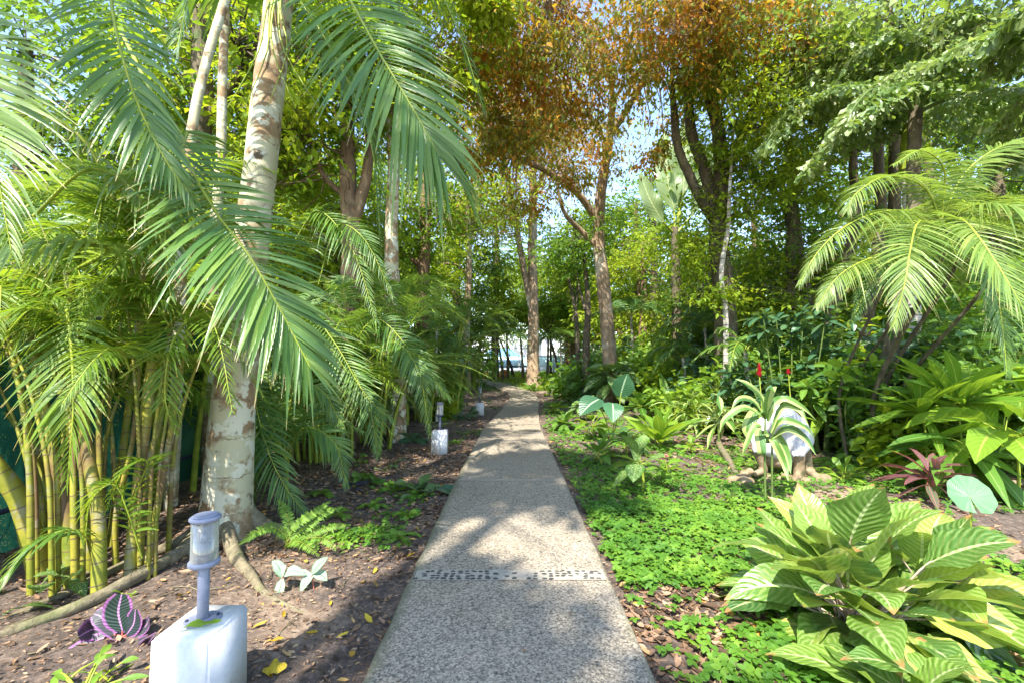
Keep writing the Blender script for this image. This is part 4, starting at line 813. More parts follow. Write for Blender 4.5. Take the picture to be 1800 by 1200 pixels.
# big far trunk pair
Yt = 24.0; q0 = P(940, 690, Yt); q0[2] = -.05
tree('tall split trunk with pale orange bark at the far end of the path', [
    ([q0, P(937, 640, Yt), P(938, 560, Yt), P(936, 450, Yt), P(937, 330, Yt), P(935, 180, Yt)], [.46, .33, .28, .25, .21, .12]),
    ([P(938, 560, Yt), P(922, 480, Yt), P(908, 400, Yt), P(896, 330, Yt - 1), P(880, 240, Yt - 2)], [.17, .16, .15, .12, .08]),
    ([P(937, 350, Yt), P(960, 300, Yt), P(1000, 250, Yt)], [.14, .1, .05])],
    [(P(900, 260, 22), (4.2, 3, 3), 8000), (P(960, 180, 22), (4, 3, 3), 6000), (P(850, 380, 23), (2.2, 2, 1.6), 3500)], bark='bark_r', leaf='crown_o', ls=(.14, .24), seed=202, down=.9)
# mossy forked tree on the right
Yt = 11.0; q0 = P(1278, 760, Yt); q0[2] = -.05
tree('dark mossy tree forking into several upright stems right of centre', [
    ([q0, P(1276, 640, Yt), P(1272, 520, Yt), P(1262, 420, Yt), P(1268, 330, Yt), P(1262, 230, Yt), P(1240, 140, Yt), P(1225, 40, Yt), P(1222, -60, Yt)], [.32, .26, .24, .21, .18, .15, .13, .11, .07]),
    ([P(1264, 400, Yt), P(1232, 350, Yt - .2), P(1215, 315, Yt - .3), P(1192, 260, Yt - .4), P(1185, 200, Yt - .4), P(1180, 120, Yt - .6)], [.13, .12, .11, .10, .085, .04]),
    ([P(1262, 380, Yt), P(1235, 290, Yt), P(1215, 230, Yt), P(1205, 120, Yt), P(1190, 20, Yt)], [.16, .14, .13, .09, .05]),
    ([P(1266, 330, Yt), P(1300, 250, Yt - .3), P(1325, 190, Yt - .6), P(1372, 130, Yt - 1), P(1430, 90, Yt - 1.5)], [.12, .10, .09, .06, .03])],
    [(P(1270, 330, Yt - .3), (.9, .9, 1.5), 2200), (P(1260, 480, Yt - .4), (.9, .7, 1.2), 1600), (P(1370, 130, 9.5), (1.8, 1.5, 1.3), 4200), (P(1340, 290, 10), (1.1, 1, 1.0), 2600), (P(1230, 160, 11), (.9, .9, .9), 1000), (P(1270, 100, 10), (1.1, 1.1, .9), 1400)],
    bark='bark_d', leaf='crown_l', ls=(.09, .16), seed=203)
# pale liana stem in front of it
Yt = 10.2; q0 = P(1274, 760, Yt); q0[2] = 0
tree('thin pale grey stem standing against the mossy forked tree', [([q0, P(1276, 560, Yt), P(1268, 480, Yt), P(1280, 400, Yt), P(1283, 330, Yt), P(1290, 220, Yt)], [.06, .06, .055, .05, .04, .02])], [(P(1285, 260, Yt), (.5, .5, .8), 500)], bark='palmbark', leaf='crown', ls=(.08, .13), seed=204, sides=8)
# broad-leaved tree upper left
Yt = 8.5; q0 = P(612, 760, Yt); q0[2] = 0
tree('brown branching tree with broad green leaves behind the hanging frond at upper left', [
    ([q0, P(612, 600, Yt), P(618, 420, Yt), P(612, 330, Yt), P(610, 220, Yt), P(606, 90, Yt), P(600, -60, Yt)], [.2, .18, .17, .15, .13, .11, .07]),
    ([P(618, 400, Yt), P(642, 320, Yt), P(655, 250, Yt), P(700, 150, Yt)], [.11, .10, .08, .04]),
    ([P(612, 350, Yt), P(570, 310, Yt), P(545, 250, Yt), P(520, 180, Yt)], [.06, .05, .04, .02])],
    [(P(570, 170, 8), (1.4, 1.3, 1.8), 3200), (P(700, 60, 8), (1.4, 1.3, 1.4), 3000), (P(540, 330, 8.4), (1.0, 1, 1.0), 1500), (P(560, -20, 8), (1.8, 1.5, 1.2), 3000), (P(800, 40, 8.5), (1.1, 1.2, 1.0), 2200), (P(430, 120, 8.5), (1.8, 1.3, 2.4), 4500)],
    bark='bark', leaf='crown_l', ls=(.10, .19), seed=205, tpl=leaf_template(aspect=.5))
# right-hand crowns (fishtail palms with wedge leaflets)
def fishtail(label, limb, crownpt, n, fl, seed, leaf='crown_s'):
    rg = np.random.default_rng(seed); root = empty('fishtail_palm', limb[0], label, 'palm')
    B = Buf(); tube(B, limb, [.12, .10, .09, .09], 14, n=40, wob=.05, seed=seed); B.build('trunk', M['bark_d'], root)
    for k in range(n):
        pts = smooth(arc(crownpt, k * 6.283 / n + rg.uniform(-.3, .3), rg.uniform(.3, 1.2), fl * rg.uniform(.8, 1.2), rg.uniform(.5, 1.0)), 22)
        B = Buf(); tube(B, pts[::3], [.035, .02, .008], 7); S = Buf(); T = nrm(np.gradient(pts, axis=0)); sd = nrm(np.cross(T, (0, 0, 1.)))
        for j in range(4, 22):
            for sg in (-1, 1):
                d0 = nrm(T[j] * .5 + sg * sd[j] + (0, 0, -.15)); Ls = fl * .26 * math.sin(min(1, (22 - j) / 14) * 1.5) + .1
                m = 14; tt = np.linspace(.12, 1, m); pos = pts[j] + d0 * (Ls * tt)[:, None] - np.array((0, 0, 1.)) * (Ls * .4 * tt ** 2)[:, None]
                sgn = np.where(np.arange(m) % 2, 1, -1)[:, None]; pd = np.cross(d0, (0, 0, 1.))
                d = nrm(d0 * .5 + sgn * pd * .8 + rg.normal(0, .35, (m, 3)) + (0, 0, -.75))
                scatter(S, WEDGE, pos, d, nrm(rg.standard_normal((m, 3)) * .7 + (0, 0, .8)), rg.uniform(.09, .21, m), np.clip(rg.normal(.5, .3, m), 0, 1))
        B.build('petiole', M['stem_dk'], S.build('frond', M[leaf], root))
fishtail('tall fishtail palm with silvery drooping leaflets at upper right', [np.array((5.6, 7.2, 0)), P(1600, 420, 7.2), P(1605, 300, 7.2), P(1610, 190, 7.2)], P(1610, 200, 7.2), 9, 2.3, 211)
fishtail('fishtail palm with dark thin trunk left of the tallest one at upper right', [np.array((6.6, 9, 0)), P(1545, 420, 9), P(1545, 300, 9), P(1542, 150, 9)], P(1542, 140, 9), 9, 2.5, 212)
fishtail('fishtail palm leaning out of the frame at the right edge', [np.array((7.6, 5.2, 0)), np.array((7.5, 5.2, 2.0)), np.array((7.3, 5.2, 3.8)), np.array((7.0, 5.2, 5.2))], np.array((7.0, 5.2, 5.2)), 6, 1.9, 213)
fishtail('slim fishtail palm with grey leaflets in front of the gap of sky', [np.array((6.6, 10.5, 0)), P(1497, 420, 10.5), P(1500, 300, 10.5), P(1490, 160, 10.5)], P(1475, 110, 10.5), 8, 2.2, 214)
B = Buf(); cr = empty('palm_tree', (7.0, 8, 0), 'palm with smooth crownshaft and curved yellow green leaf stalks at upper right', 'palm')
tube(B, [(7.0, 8, 0), P(1602, 420, 8), P(1600, 300, 8)], [.13, .12, .12], 14, n=24, wob=.03); B.build('trunk', M['palmbark'], cr)
B = Buf(); tube(B, PP((1600, 300, 8), (1602, 240, 8), (1604, 190, 8)), [.17, .15, .09], 14, n=14); B.build('crownshaft', M['stem_g'], cr)
for k, pts in enumerate(([(1604, 220, 8), (1600, 150, 7.8), (1620, 70, 7.6), (1680, 20, 7.4)], [(1606, 240, 8), (1640, 190, 7.7), (1720, 140, 7.4), (1820, 90, 7)], [(1602, 200, 8), (1570, 120, 8), (1500, 60, 8), (1430, 60, 8)], [(1606, 210, 8), (1650, 110, 8.3), (1700, 30, 8.6), (1760, 0, 8.8)])):
    add_frond(cr, PP(*pts), .6, mat='frond', stem='stem_g', n=40, width=.025, droop=.6, seed=220 + k, t0=.3, rr=(.05, .01))

# other trunks and crowns, near to far
def simple_tree(label, px, Yv, ztop, trad, blobs, bark, leaf, ls, seed, lean=0, group=None, n=None):
    x = (px - 900) / 800 * Yv; rg = np.random.default_rng(seed)
    trunk = ([(x, Yv, -.05), (x + lean * .3, Yv, ztop * .35), (x + lean * .6 + .1, Yv, ztop * .65), (x + lean, Yv, ztop)], [trad * 1.3, trad, trad * .8, trad * .45])
    limbs = [trunk]
    for (c, r, m) in blobs[:4]:
        s = np.array((x + lean * .6, Yv, min(ztop * .6, c[2] - r[2] * .3))); limbs.append(([s, (s + np.array(c)) / 2 + rg.normal(0, .2, 3), np.array(c)], [trad * .45, trad * .3, trad * .1]))
    return tree(label, limbs, blobs, bark=bark, leaf=leaf, ls=ls, seed=seed, group=group, sides=10)
simple_tree('thin dark leaning trunk with ringed pale bark left of the reddish tree', 1032, 16, 5.5, .13, [((2.4, 16, 5.8), (1.5, 1.5, 1.0), 1600)], 'bark_d', 'crown', (.12, .2), 231, lean=-.1)
simple_tree('second thin dark trunk close beside the ringed one left of the reddish tree', 1025, 17, 5, .10, [((2.2, 17, 5.5), (1.2, 1.2, .9), 1100)], 'bark_d', 'crown_d', (.12, .2), 232, lean=-.6)
simple_tree('slim pale trunk in the bright green gap left of the far split trunk', 820, 20, 9, .16, [((-2.4, 20, 8.5), (2.5, 2.5, 2), 4500), ((-3.4, 19, 5.6), (1.8, 1.5, 1.0), 2200)], 'bark_r', 'crown_l', (.15, .24), 233)
simple_tree('small tree with dark leaves on the left bank near the far end', 800, 23, 7, .2, [((-3.6, 23, 6.4), (3.2, 2, 2.2), 5500), ((-2.2, 24, 3.8), (2.0, 1.5, .9), 2400)], 'bark', 'crown_d', (.16, .26), 234)
# crowns filling the middle distance
MID = [
 ('bright crowned tree between the far split trunk and the reddish trunk', 1010, 27, 10, .2, [((3.4, 27, 8.6), (2.6, 2, 2.6), 3600), ((3.8, 28, 5.2), (2.4, 1.8, 1.8), 2600)], 'bark_d', 'crown_l', (.17, .28)),
 ('tall green tree filling the sky right of the reddish trunk', 1150, 26, 12, .22, [((7.8, 26, 10.4), (2.8, 2, 2.6), 3800), ((6.4, 27, 7.2), (2.0, 1.8, 2.0), 2400)], 'bark_d', 'crown', (.17, .28)),
 ('tall leafy tree behind the far split trunk on its left', 870, 28, 11, .22, [((-1.2, 28, 9.4), (2.6, 2, 3.0), 4200), ((-1.4, 28.5, 5.6), (2.2, 1.8, 1.6), 2400)], 'bark_d', 'crown_l', (.17, .28)),
 ('green tree closing the view above the blue wall', 935, 45, 12, .3, [((1.6, 46, 9.0), (5.0, 2.5, 4.6), 6000)], 'bark_d', 'crown', (.24, .38)),
 ('lime green tree standing in the gap just right of the reddish trunk', 1130, 21, 7, .2, [((6.2, 21.5, 5.6), (2.4, 1.8, 2.6), 4200), ((5.0, 22, 3.0), (1.8, 1.5, 1.6), 2200)], 'bark', 'crown_l', (.15, .25)),
 ('bright tree filling the gap between the mossy tree and the paddle leaves', 1230, 19, 7, .18, [((7.4, 19.5, 5.0), (2.0, 1.6, 2.4), 3600)], 'bark_d', 'crown_l', (.14, .24)),
 ('bushy green tree low behind the rubber plant', 1420, 11.5, 4, .12, [((7.6, 11.5, 3.2), (1.9, 1.3, 1.3), 3600)], 'bark_d', 'crown_l', (.12, .2)),
 ('bright bushy tree between the two pale trunks on the left', 600, 10.5, 5, .12, [((-4.2, 10.5, 4.2), (1.6, 1.2, 1.8), 3200)], 'bark_d', 'crown_l', (.12, .2)),
 ('leafy tree with dark green crown behind the orange leaves on the left', 740, 14, 9, .22, [((-3.0, 14, 7.6), (2.2, 2, 2.4), 5500), ((-3.8, 14, 4.8), (1.6, 1.5, 1.2), 2600)], 'bark', 'crown', (.12, .2)),
 ('tree beyond the net fence showing bright leaves above the palms', 480, 13, 9, .24, [((-7.0, 13, 6.5), (3.0, 2, 3.0), 8000), ((-5.6, 12.5, 3.6), (2.0, 1.5, 1.6), 3500)], 'bark', 'crown_l', (.12, .22)),
 ('tree beyond the net fence behind the slender grey palm', 300, 11, 8, .22, [((-8.4, 11, 5.8), (2.6, 2, 2.6), 6000), ((-7.2, 10, 9.0), (2.6, 2, 1.8), 4500)], 'bark_d', 'crown', (.12, .2)),
 ('tree beyond the net fence at the far left edge', 20, 9, 8, .22, [((-10.2, 9.5, 7.0), (2.4, 2, 2.2), 4200), ((-9.8, 9, 2.6), (2.2, 1.5, 1.8), 4500)], 'bark_d', 'crown_d', (.12, .2)),
 ('bright yellow green tree seen through the gap right of the reddish trunk', 1120, 30, 12, .35, [((7.6, 31, 8.2), (4.2, 3, 4.2), 9000), ((8.5, 31, 3.0), (4.5, 2, 2.6), 6000)], 'bark', 'crown_l', (.2, .34)),
 ('bright yellow green tree low in the distance between the two main trunks', 1000, 34, 9, .3, [((3.8, 35, 6.5), (4.6, 2.5, 3.4), 8000)], 'bark', 'crown_l', (.2, .34)),
 ('dark tree crown above the rubber plant on the right', 1400, 13, 7, .2, [((8.2, 13, 4.6), (2.2, 1.8, 1.7), 4600), ((7.6, 13.5, 7.4), (2.0, 1.8, 1.2), 1800)], 'bark_d', 'crown', (.12, .2)),
 ('leafy tree with olive brown twigs below the gap of sky on the right', 1330, 17, 7, .2, [((9.6, 17, 4.8), (2.6, 2, 2.2), 4800), ((7.4, 18, 3.5), (2.0, 1.6, 1.8), 3400)], 'bark', 'crown_d', (.13, .22)),
 ('dense tree behind the fishtail palms at the right', 1640, 14, 10, .2, [((13.0, 14.5, 6.2), (3.4, 2.2, 4.2), 10000)], 'bark_d', 'crown_d', (.14, .24)),
 ('dense tree beyond the frame edge side of the arching palm', 1760, 11, 9, .18, [((12.0, 11, 4.8), (2.4, 2.2, 3.8), 8000)], 'bark_d', 'crown_d', (.13, .22)),
 ('tree with lime leaves high on the right near the orange leaves', 1392, 12, 9.5, .12, [((7.0, 11.5, 8.6), (2.4, 2, 1.5), 5200), ((8.6, 11.5, 6.8), (1.6, 1.5, 1.1), 2400)], 'bark_d', 'crown_l', (.11, .18)),
 ('tall tree whose high crown hangs over the upper right corner', 1580, 9.5, 11, .12, [((7.8, 8.4, 7.6), (2.6, 1.8, 1.3), 5600)], 'bark_d', 'crown_s', (.12, .2)),
 ('tall tree whose high crown fills the upper left above the pale trunk', 330, 7.5, 9, .2, [((-4.6, 7.4, 6.8), (2.6, 1.8, 1.3), 5200)], 'bark_d', 'crown', (.11, .19)),
]
for k, a in enumerate(MID): simple_tree(a[0], a[1], a[2], a[3], a[4], a[5], a[6], a[7], a[8], 300 + k)
# the wood beyond: separate trees, no two told apart in the picture
rg = np.random.default_rng(400); k = 0
for row, (Yv, x0, x1, n) in enumerate(((30, -26, -7, 5), (38, -34, -12, 5), (30, 12, 30, 5), (40, 8, 44, 7), (50, -8, 6, 3), (20, 17, 26, 3), (20, -18, -9, 3))):
    for x in np.linspace(x0, x1, n):
        x += rg.uniform(-1, 1); y = Yv + rg.uniform(-2, 2); H = rg.uniform(9, 15); rx = rg.uniform(3.2, 4.4)
        simple_tree('tall green tree in the wood beyond the garden, one of a continuous band', 900 + 800 * x / y, y, H * .7, .3, [((x, y, H * .62), (rx, 2.2, H * .30), 4200), ((x + rg.uniform(-1, 1), y - .5, H * .24), (rx, 2.0, H * .2), 3000)],
                    'bark', ('crown', 'crown_d', 'crown_l')[k % 3], (.24, .40), 410 + k, group='trees of the wood beyond the garden'); k += 1

# traveller's palm: huge paddle leaves against the sky
Yt = 17; q0 = np.array(((1190 - 900) / 800 * Yt, Yt, 0)); rt = empty('banana_plant', q0, 'tall plant with huge pale paddle leaves against the sky behind the forked tree', 'plant')
B = Buf(); tube(B, [q0, P(1188, 480, Yt), P(1186, 400, Yt)], [.2, .16, .12], 12, n=14); B.build('trunk', M['bark_d'], rt)
for k, (pts, wd) in enumerate((([(1186, 410, Yt), (1185, 370, Yt), (1172, 300, Yt), (1168, 230, Yt)], .45), ([(1190, 410, Yt), (1200, 340, Yt), (1205, 270, Yt), (1202, 215, Yt)], .5), ([(1184, 410, Yt), (1165, 390, Yt - .3), (1142, 350, Yt - .5), (1125, 305, Yt - .5)], .32), ([(1190, 410, Yt), (1215, 380, Yt), (1240, 300, Yt), (1250, 250, Yt)], .45), ([(1188, 410, Yt), (1195, 360, Yt), (1190, 320, Yt), (1182, 280, Yt)], .4), ([(1190, 420, Yt), (1230, 420, Yt - .5), (1260, 440, Yt - 1), (1270, 480, Yt - 1)], .35))):
    pts = PP(*pts); S = Buf(); tube(S, pts[:2], [.05, .03], 6, n=4); B = Buf(); blade(B, pts[1:], [.05, wd, wd * 1.1, wd * .8, .03], (1, -.3 + .2 * k, 0), r=.9, fold=.15, wave=.25, cols=7, seed=k, n=22)
    S.build('petiole', M['stem_g'], B.build('leaf', M['paddle'], rt))

# unseen shade tree added behind the camera, boughs placed to dapple the path
tree('unseen tree added behind the viewpoint to shade the near path', [([(-5.2, -8.5, 0), (-5.0, -8.2, 5), (-4.6, -7.4, 10), (-4.2, -6.2, 13.8)], [.35, .28, .2, .08]), ([(-4.8, -7.8, 8), (-4.4, -6, 11.5), (-3.9, -4.2, 14.2)], [.12, .08, .03])],
     [((-4.3, -8.3, 13.8), (1.7, 1.0, .8), 520), ((-3.8, -5.6, 14.0), (1.1, 1.4, .8), 1150), ((-3.9, -4.2, 14.5), (1.0, 1.6, .8), 1700), ((-5.9, -5.2, 14.2), (.7, 1.0, .5), 260), ((-3.6, -8.5, 13.5), (.7, .6, .5), 420), ((-4.9, -7.7, 14), (.6, .5, .4), 300)], leaf='crown', clr=.34, ls=(.22, .38), seed=500)

# ------------------------------------------------------------------ garden plants
def gpt(px, py): q = G(px, py); q[2] = float(gz(q[0], q[1])); return q
def leafpx(B, pts, wd, r=.5, seed=0, n=11, fold=.18, wave=.08, prof=(.12, .8, 1, .75, .03), facing=(0, -1, .45), cols=5):
    p = PP(*pts) if len(pts[0]) == 3 and not isinstance(pts[0], np.ndarray) else pts
    side = np.cross(np.array(p[-1]) - np.array(p[0]), np.array(facing, float))
    if np.linalg.norm(side) < 1e-3: side = np.array((1., 0, 0))
    blade(B, p, np.array(prof) * wd, side, r=r, fold=fold, wave=wave, seed=seed, n=n, cols=cols)
def rosette(B, S, c, n, L, W, seed, el=(.2, 1.3), pet=.15, droop=.8, az=(0, 6.283), prof=(.15, .8, 1, .75, .03), wave=.08, fold=.18, petr=.006, rows=9, jit=.03, cols=5):
    """n leaves spreading from c: petiole then a blade bending under its weight"""
    rg = np.random.default_rng(seed)
    for k in range(n):
        a = az[0] + (az[1] - az[0]) * ((k * .618034) % 1.0) + rg.uniform(-.25, .25); t = (k + .5) / n
        e = el[1] + (el[0] - el[1]) * t + rg.uniform(-.15, .15); l = L * rg.uniform(.75, 1.15); pl = pet * rg.uniform(.6, 1.3)
        h = np.array((math.cos(a), math.sin(a), 0)); c0 = np.array(c) + rg.normal(0, jit, 3) * (1, 1, .5)
        s0 = c0 + (h * math.cos(e) + (0, 0, math.sin(e))) * pl
        tt = np.linspace(0, 1, 6)[:, None]; e2 = e - .25
        sp = s0 + h * l * math.cos(e2) * tt + np.array((0, 0, 1.)) * (l * math.sin(e2) * tt - droop * rg.uniform(.6, 1.3) * l * tt ** 2 * .6) + np.cross(h, (0, 0, 1.)) * rg.normal(0, .08) * l * tt ** 2
        side = np.cross(h, (0, 0, 1.)) + np.array((0, 0, 1.)) * rg.normal(0, .35)
        blade(B, sp, np.array(prof) * W * rg.uniform(.8, 1.1), side, r=float(np.clip(rg.normal(.5, .25), 0, 1)), fold=fold, wave=wave, seed=int(rg.integers(1e6)), n=rows, cols=cols)
        if S is not None: tube(S, [c0 - (0, 0, .0), (c0 + s0) / 2 + (0, 0, .01), s0, sp[1] * .6 + s0 * .4], [petr, petr * .8, petr * .6, petr * .3], 5, n=6, cap=False)
def plant(name, label, c, fn, leaf, stem, cat='plant', group=None):
    r = empty(name, c, label, cat, group); B, S = Buf(), Buf(); fn(B, S); B.build('foliage', M[leaf], r)
    if S.n: S.build('stem', M[stem], r)
    return r

# the big patterned calathea in the lower right corner
c = gpt(1492, 1098)
CP = dict(prof=(.18, .72, 1, 1, .72, .35, .02))
def fn(B, S):
    rosette(B, S, c, 24, .50, .135, 1, el=(.75, 1.4), pet=.40, droop=.4, wave=.10, petr=.009, rows=13, jit=.04, cols=7, **CP)
    rosette(B, S, c, 28, .50, .135, 2, el=(.3, .9), pet=.32, droop=.6, wave=.12, petr=.009, rows=13, jit=.05, cols=7, **CP)
    rosette(B, S, c, 16, .38, .125, 11, el=(.5, 1.4), pet=.36, droop=.3, wave=.14, petr=.008, rows=13, jit=.09, cols=7, **CP)
    rosette(B, S, c, 22, .46, .12, 3, el=(-.0, .4), pet=.24, droop=.7, wave=.12, petr=.008, rows=13, jit=.05, cols=7, **CP)
plant('calathea', 'large clump of pale striped pointed leaves in the lower right foreground', c, fn, 'calathea', 'stem_pink')
c2 = c + (.55, .12, 0)
def fn(B, S):
    rosette(B, S, c2, 20, .5, .13, 5, el=(.6, 1.3), pet=.34, droop=.6, wave=.10, petr=.009, rows=13, jit=.05, cols=7, **CP)
    rosette(B, S, c2, 24, .5, .125, 6, el=(.0, .7), pet=.24, droop=.8, wave=.12, petr=.009, rows=13, jit=.05, cols=7, **CP)
plant('calathea', 'second clump of striped leaves spreading to the right edge beside the large one', c2, fn, 'calathea', 'stem_pink')
c3 = gpt(1640, 1290) 
def fn(B, S):
    rosette(B, S, c3, 22, .44, .12, 8, el=(.3, 1.1), pet=.15, droop=.8, wave=.12, petr=.008, rows=13, jit=.06, cols=7, **CP)
plant('calathea', 'low striped leafy clump cut by the bottom edge in the right corner', c3, fn, 'calathea', 'stem_pink')
# round lotus-like leaf
def round_leaf(B, c, rad, normal, r=.6, n=36, notch=.35, seed=0, elong=1.15):
    rg = np.random.default_rng(seed); nn = nrm(np.array(normal, float)); x = nrm(np.cross(nn, (0, 0, 1.)) + (1e-4, 0, 0)); y = np.cross(nn, x)
    a = np.linspace(math.pi / 2 + .12, math.pi * 2.5 - .12, n); V = []; uv = []
    for q, f in enumerate((0.0, .35, .7, 1.0)):
        rr = rad * f * (1 - notch * np.exp(-((a - math.pi / 2 - .0) ** 2) * 3) * .5 - notch * np.exp(-((a - math.pi * 2.5) ** 2) * 3) * .5) * (1 + .03 * np.sin(a * 9 + seed))
        z = .16 * rad * f * f + .012 * rad * f * np.sin(a * 5)
        V.append(np.array(c) + x * (rr * np.cos(a))[:, None] + y * (rr * np.sin(a) * elong)[:, None] + nn * z[:, None]); uv.append(np.stack([(a * 2.2) % 1.0 * .4 + .52 * 0 + .05, np.full(n, f)], -1))
    B.add(np.vstack(V), grid_faces(4, n), np.vstack(uv), r)
c = gpt(1702, 960)
def fn(B, S):
    q = P(1705, 872, c[1] - .05); round_leaf(B, q, .15, (-.25, -.75, .6), r=.9, seed=1); tube(S, [c, (c + q) / 2 + (.02, 0, .02), q], [.009, .008, .006], 6, n=8)
plant('taro_plant', 'single round pale green leaf on a tall stalk above the striped clump at right', c, fn, 'taro', 'stem_g')
# taro with three heart leaves in the middle
c = gpt(1075, 775)
def fn(B, S):
    for k, (px, py, rr, nv) in enumerate(((1048, 705, .25, (-.5, -.75, .6)), (1092, 690, .21, (.15, -.7, .7)), (1077, 713, .2, (0, -.9, .5)))):
        q = P(px, py, c[1] - .1 * k); tipv = np.array(((-.5, -.3, -.35), (.12, -.2, .5), (-.1, -.5, -.5))[k]); e_ = q + nrm(tipv) * rr * 1.9; s_0 = q - nrm(tipv) * rr * .35; blade(B, [s_0, (s_0 + e_) / 2 + (0, -.03, .05), e_], np.array([.35, .85, 1, .92, .7, .4, .02]) * rr, np.cross(tipv, nv), r=.15 + .2 * k, fold=.14, wave=.03, cols=7, n=15, seed=k); tube(S, [c, (c + q) / 2 + (.03, 0, .05), q], [.012, .01, .007], 6, n=8)
plant('taro_plant', 'blue green plant with three broad heart shaped leaves on the right bed', c, fn, 'taro', 'stem_g')

# variegated plant in front of the statue
Yv = 4.9; c = gpt(1350, 880)
c = np.array((P(1350, 860, Yv)[0], Yv, float(gz(2.75, Yv))))
def fn(B, S):
    h1, h2 = P(1345, 735, Yv), P(1357, 770, Yv)
    tube(S, [c + (-.03, 0, 0), P(1344, 800, Yv), h1], [.012, .011, .009], 7, n=10); tube(S, [c + (.04, 0, 0), P(1357, 820, Yv), h2], [.012, .011, .009], 7, n=10)
    LV = [([(1345, 735), (1340, 700), (1315, 675), (1292, 665)], .028), ([(1345, 735), (1325, 705), (1300, 700), (1285, 720)], .03), ([(1345, 735), (1330, 722), (1312, 750), (1320, 778)], .05), ([(1347, 735), (1350, 700), (1356, 680), (1362, 688)], .055),
          ([(1350, 730), (1375, 700), (1410, 715), (1435, 738)], .033), ([(1355, 760), (1375, 715), (1405, 720), (1422, 748)], .03), ([(1357, 765), (1375, 738), (1415, 750), (1432, 772)], .032), ([(1357, 770), (1385, 752), (1415, 770), (1435, 800)], .042),
          ([(1357, 765), (1368, 770), (1383, 800), (1390, 832)], .05), ([(1352, 770), (1362, 780), (1378, 815), (1386, 845)], .04), ([(1352, 765), (1335, 755), (1338, 790), (1342, 800)], .055), ([(1350, 740), (1355, 715), (1372, 700), (1378, 712)], .04),
          ([(1344, 735), (1310, 715), (1275, 735), (1265, 760)], .03), ([(1357, 770), (1330, 745), (1312, 780), (1305, 800)], .025)]
    rgv = np.random.default_rng(1)
    for k, (q, wv) in enumerate(LV):
        yo = rgv.uniform(-.25, .12, 4).cumsum() * .5; leafpx(B, [(a, b_, Yv + (0 if i == 0 else float(yo[i]))) for i, (a, b_) in enumerate(q)], wv * 1.1, r=rgv.uniform(), seed=k, prof=(.25, .9, 1, .7, .03), n=13, wave=.04)
plant('variegated_plant', 'slender two-stemmed plant with green and cream strap leaves in front of the statue', c, fn, 'varieg', 'stem_dk')

# other single plants: (name, label, px, py, leaf mat, stem mat, function)
def simple(name, label, px, py, leaf, stem, n, L, W, seed, el=(.2, 1.3), pet=.12, droop=.8, h=0.0, cat='plant', **kw):
    c = gpt(px, py)
    def fn(B, S):
        top = c + (0, 0, h)
        if h: tube(S, [c - (0, 0, .02), c + (.02, 0, h * .5), top], [.018, .016, .012], 7, n=8)
        rosette(B, S, top, n, L, W, seed, el, pet, droop, **kw)
    return plant(name, label, c, fn, leaf, stem, cat)
simple('dumb_cane', 'white speckled broad-leaved plant standing in the green creeper right of the path', 1128, 862, 'dieff', 'stem_g', 10, .36, .10, 41, el=(-.2, 1.4), pet=.12, h=.34, droop=.5)
simple('dumb_cane', 'shrub with speckled leaves on dark stems at the foot of the reddish trunk', 1082, 720, 'dieff', 'stem_dk', 46, .75, .20, 42, el=(-.4, 1.3), pet=.3, h=.9, droop=.8)
simple('striped_plant', 'small plant with pale striped leaves between the heart leaves and the speckled plant', 1100, 805, 'stripeleaf', 'stem_g', 14, .40, .085, 43, el=(-.1, 1.3), pet=.08, h=.25)
simple('striped_plant', 'pale yellow leaved small plant left of the heart shaped leaves', 1042, 765, 'bright', 'stem_g', 12, .34, .085, 44, el=(0, 1.3), h=.2)
simple('cordyline', 'upright green plant with broad glossy leaves, nearer of the two beside the heart leaves', 1160, 790, 'bright', 'stem_g', 20, .78, .095, 45, el=(.6, 1.5), pet=.05, droop=.4, h=.12)
simple('cordyline', 'upright green plant with long glossy leaves behind the nearer one right of the heart leaves', 1172, 735, 'mid', 'stem_g', 26, 1.15, .12, 46, el=(.35, 1.45), pet=.05, droop=.5, h=.25)
simple('cordyline', 'dark green rosette low in the bed close to the path on the right', 990, 755, 'mid', 'stem_dk', 30, .40, .065, 47, el=(.0, 1.3), pet=.06, h=.12)
simple('variegated_plant', 'bushy plant with thin white striped leaves in the middle of the right bed', 1240, 765, 'varieg', 'stem_g', 110, .34, .028, 48, el=(-.2, 1.4), pet=.35, droop=.9, h=.35, jit=.28)
simple('variegated_plant', 'leafy plant with cream margins and arching leaves left of the statue', 1262, 785, 'varieg', 'stem_dk', 26, .48, .055, 49, el=(-.2, 1.4), pet=.12, droop=.8, h=.45, jit=.06)
simple('cordyline', 'green arching leaves behind the cream margined plant left of the statue', 1295, 765, 'bright', 'stem_g', 22, .75, .075, 50, el=(.2, 1.4), pet=.1, droop=.6, h=.5)
simple('cordyline', 'large sunlit plant with long bright green strap leaves on the right', 1690, 850, 'bright', 'stem_g', 28, .92, .085, 51, el=(.45, 1.5), pet=.08, droop=.42, h=.95, prof=(.3, .6, .95, 1, .6, .03))
simple('cordyline', 'bright green strap leaved plant just left of the largest sunlit one', 1628, 845, 'bright', 'stem_g', 28, .82, .075, 52, el=(.1, 1.45), pet=.08, droop=.5, h=.8, prof=(.3, .6, .95, 1, .6, .03))
simple('cordyline', 'low dark green drooping leaves under the large sunlit plant', 1675, 865, 'mid', 'stem_g', 26, .75, .085, 53, el=(-.5, .6), pet=.1, droop=.8, h=.45, jit=.12)
simple('cordyline', 'red and bronze leaved plant on a pink stem in front of the sunlit plant', 1640, 885, 'redleaf', 'stem_red', 20, .50, .052, 54, el=(-.1, 1.4), pet=.06, droop=.7, h=.2)
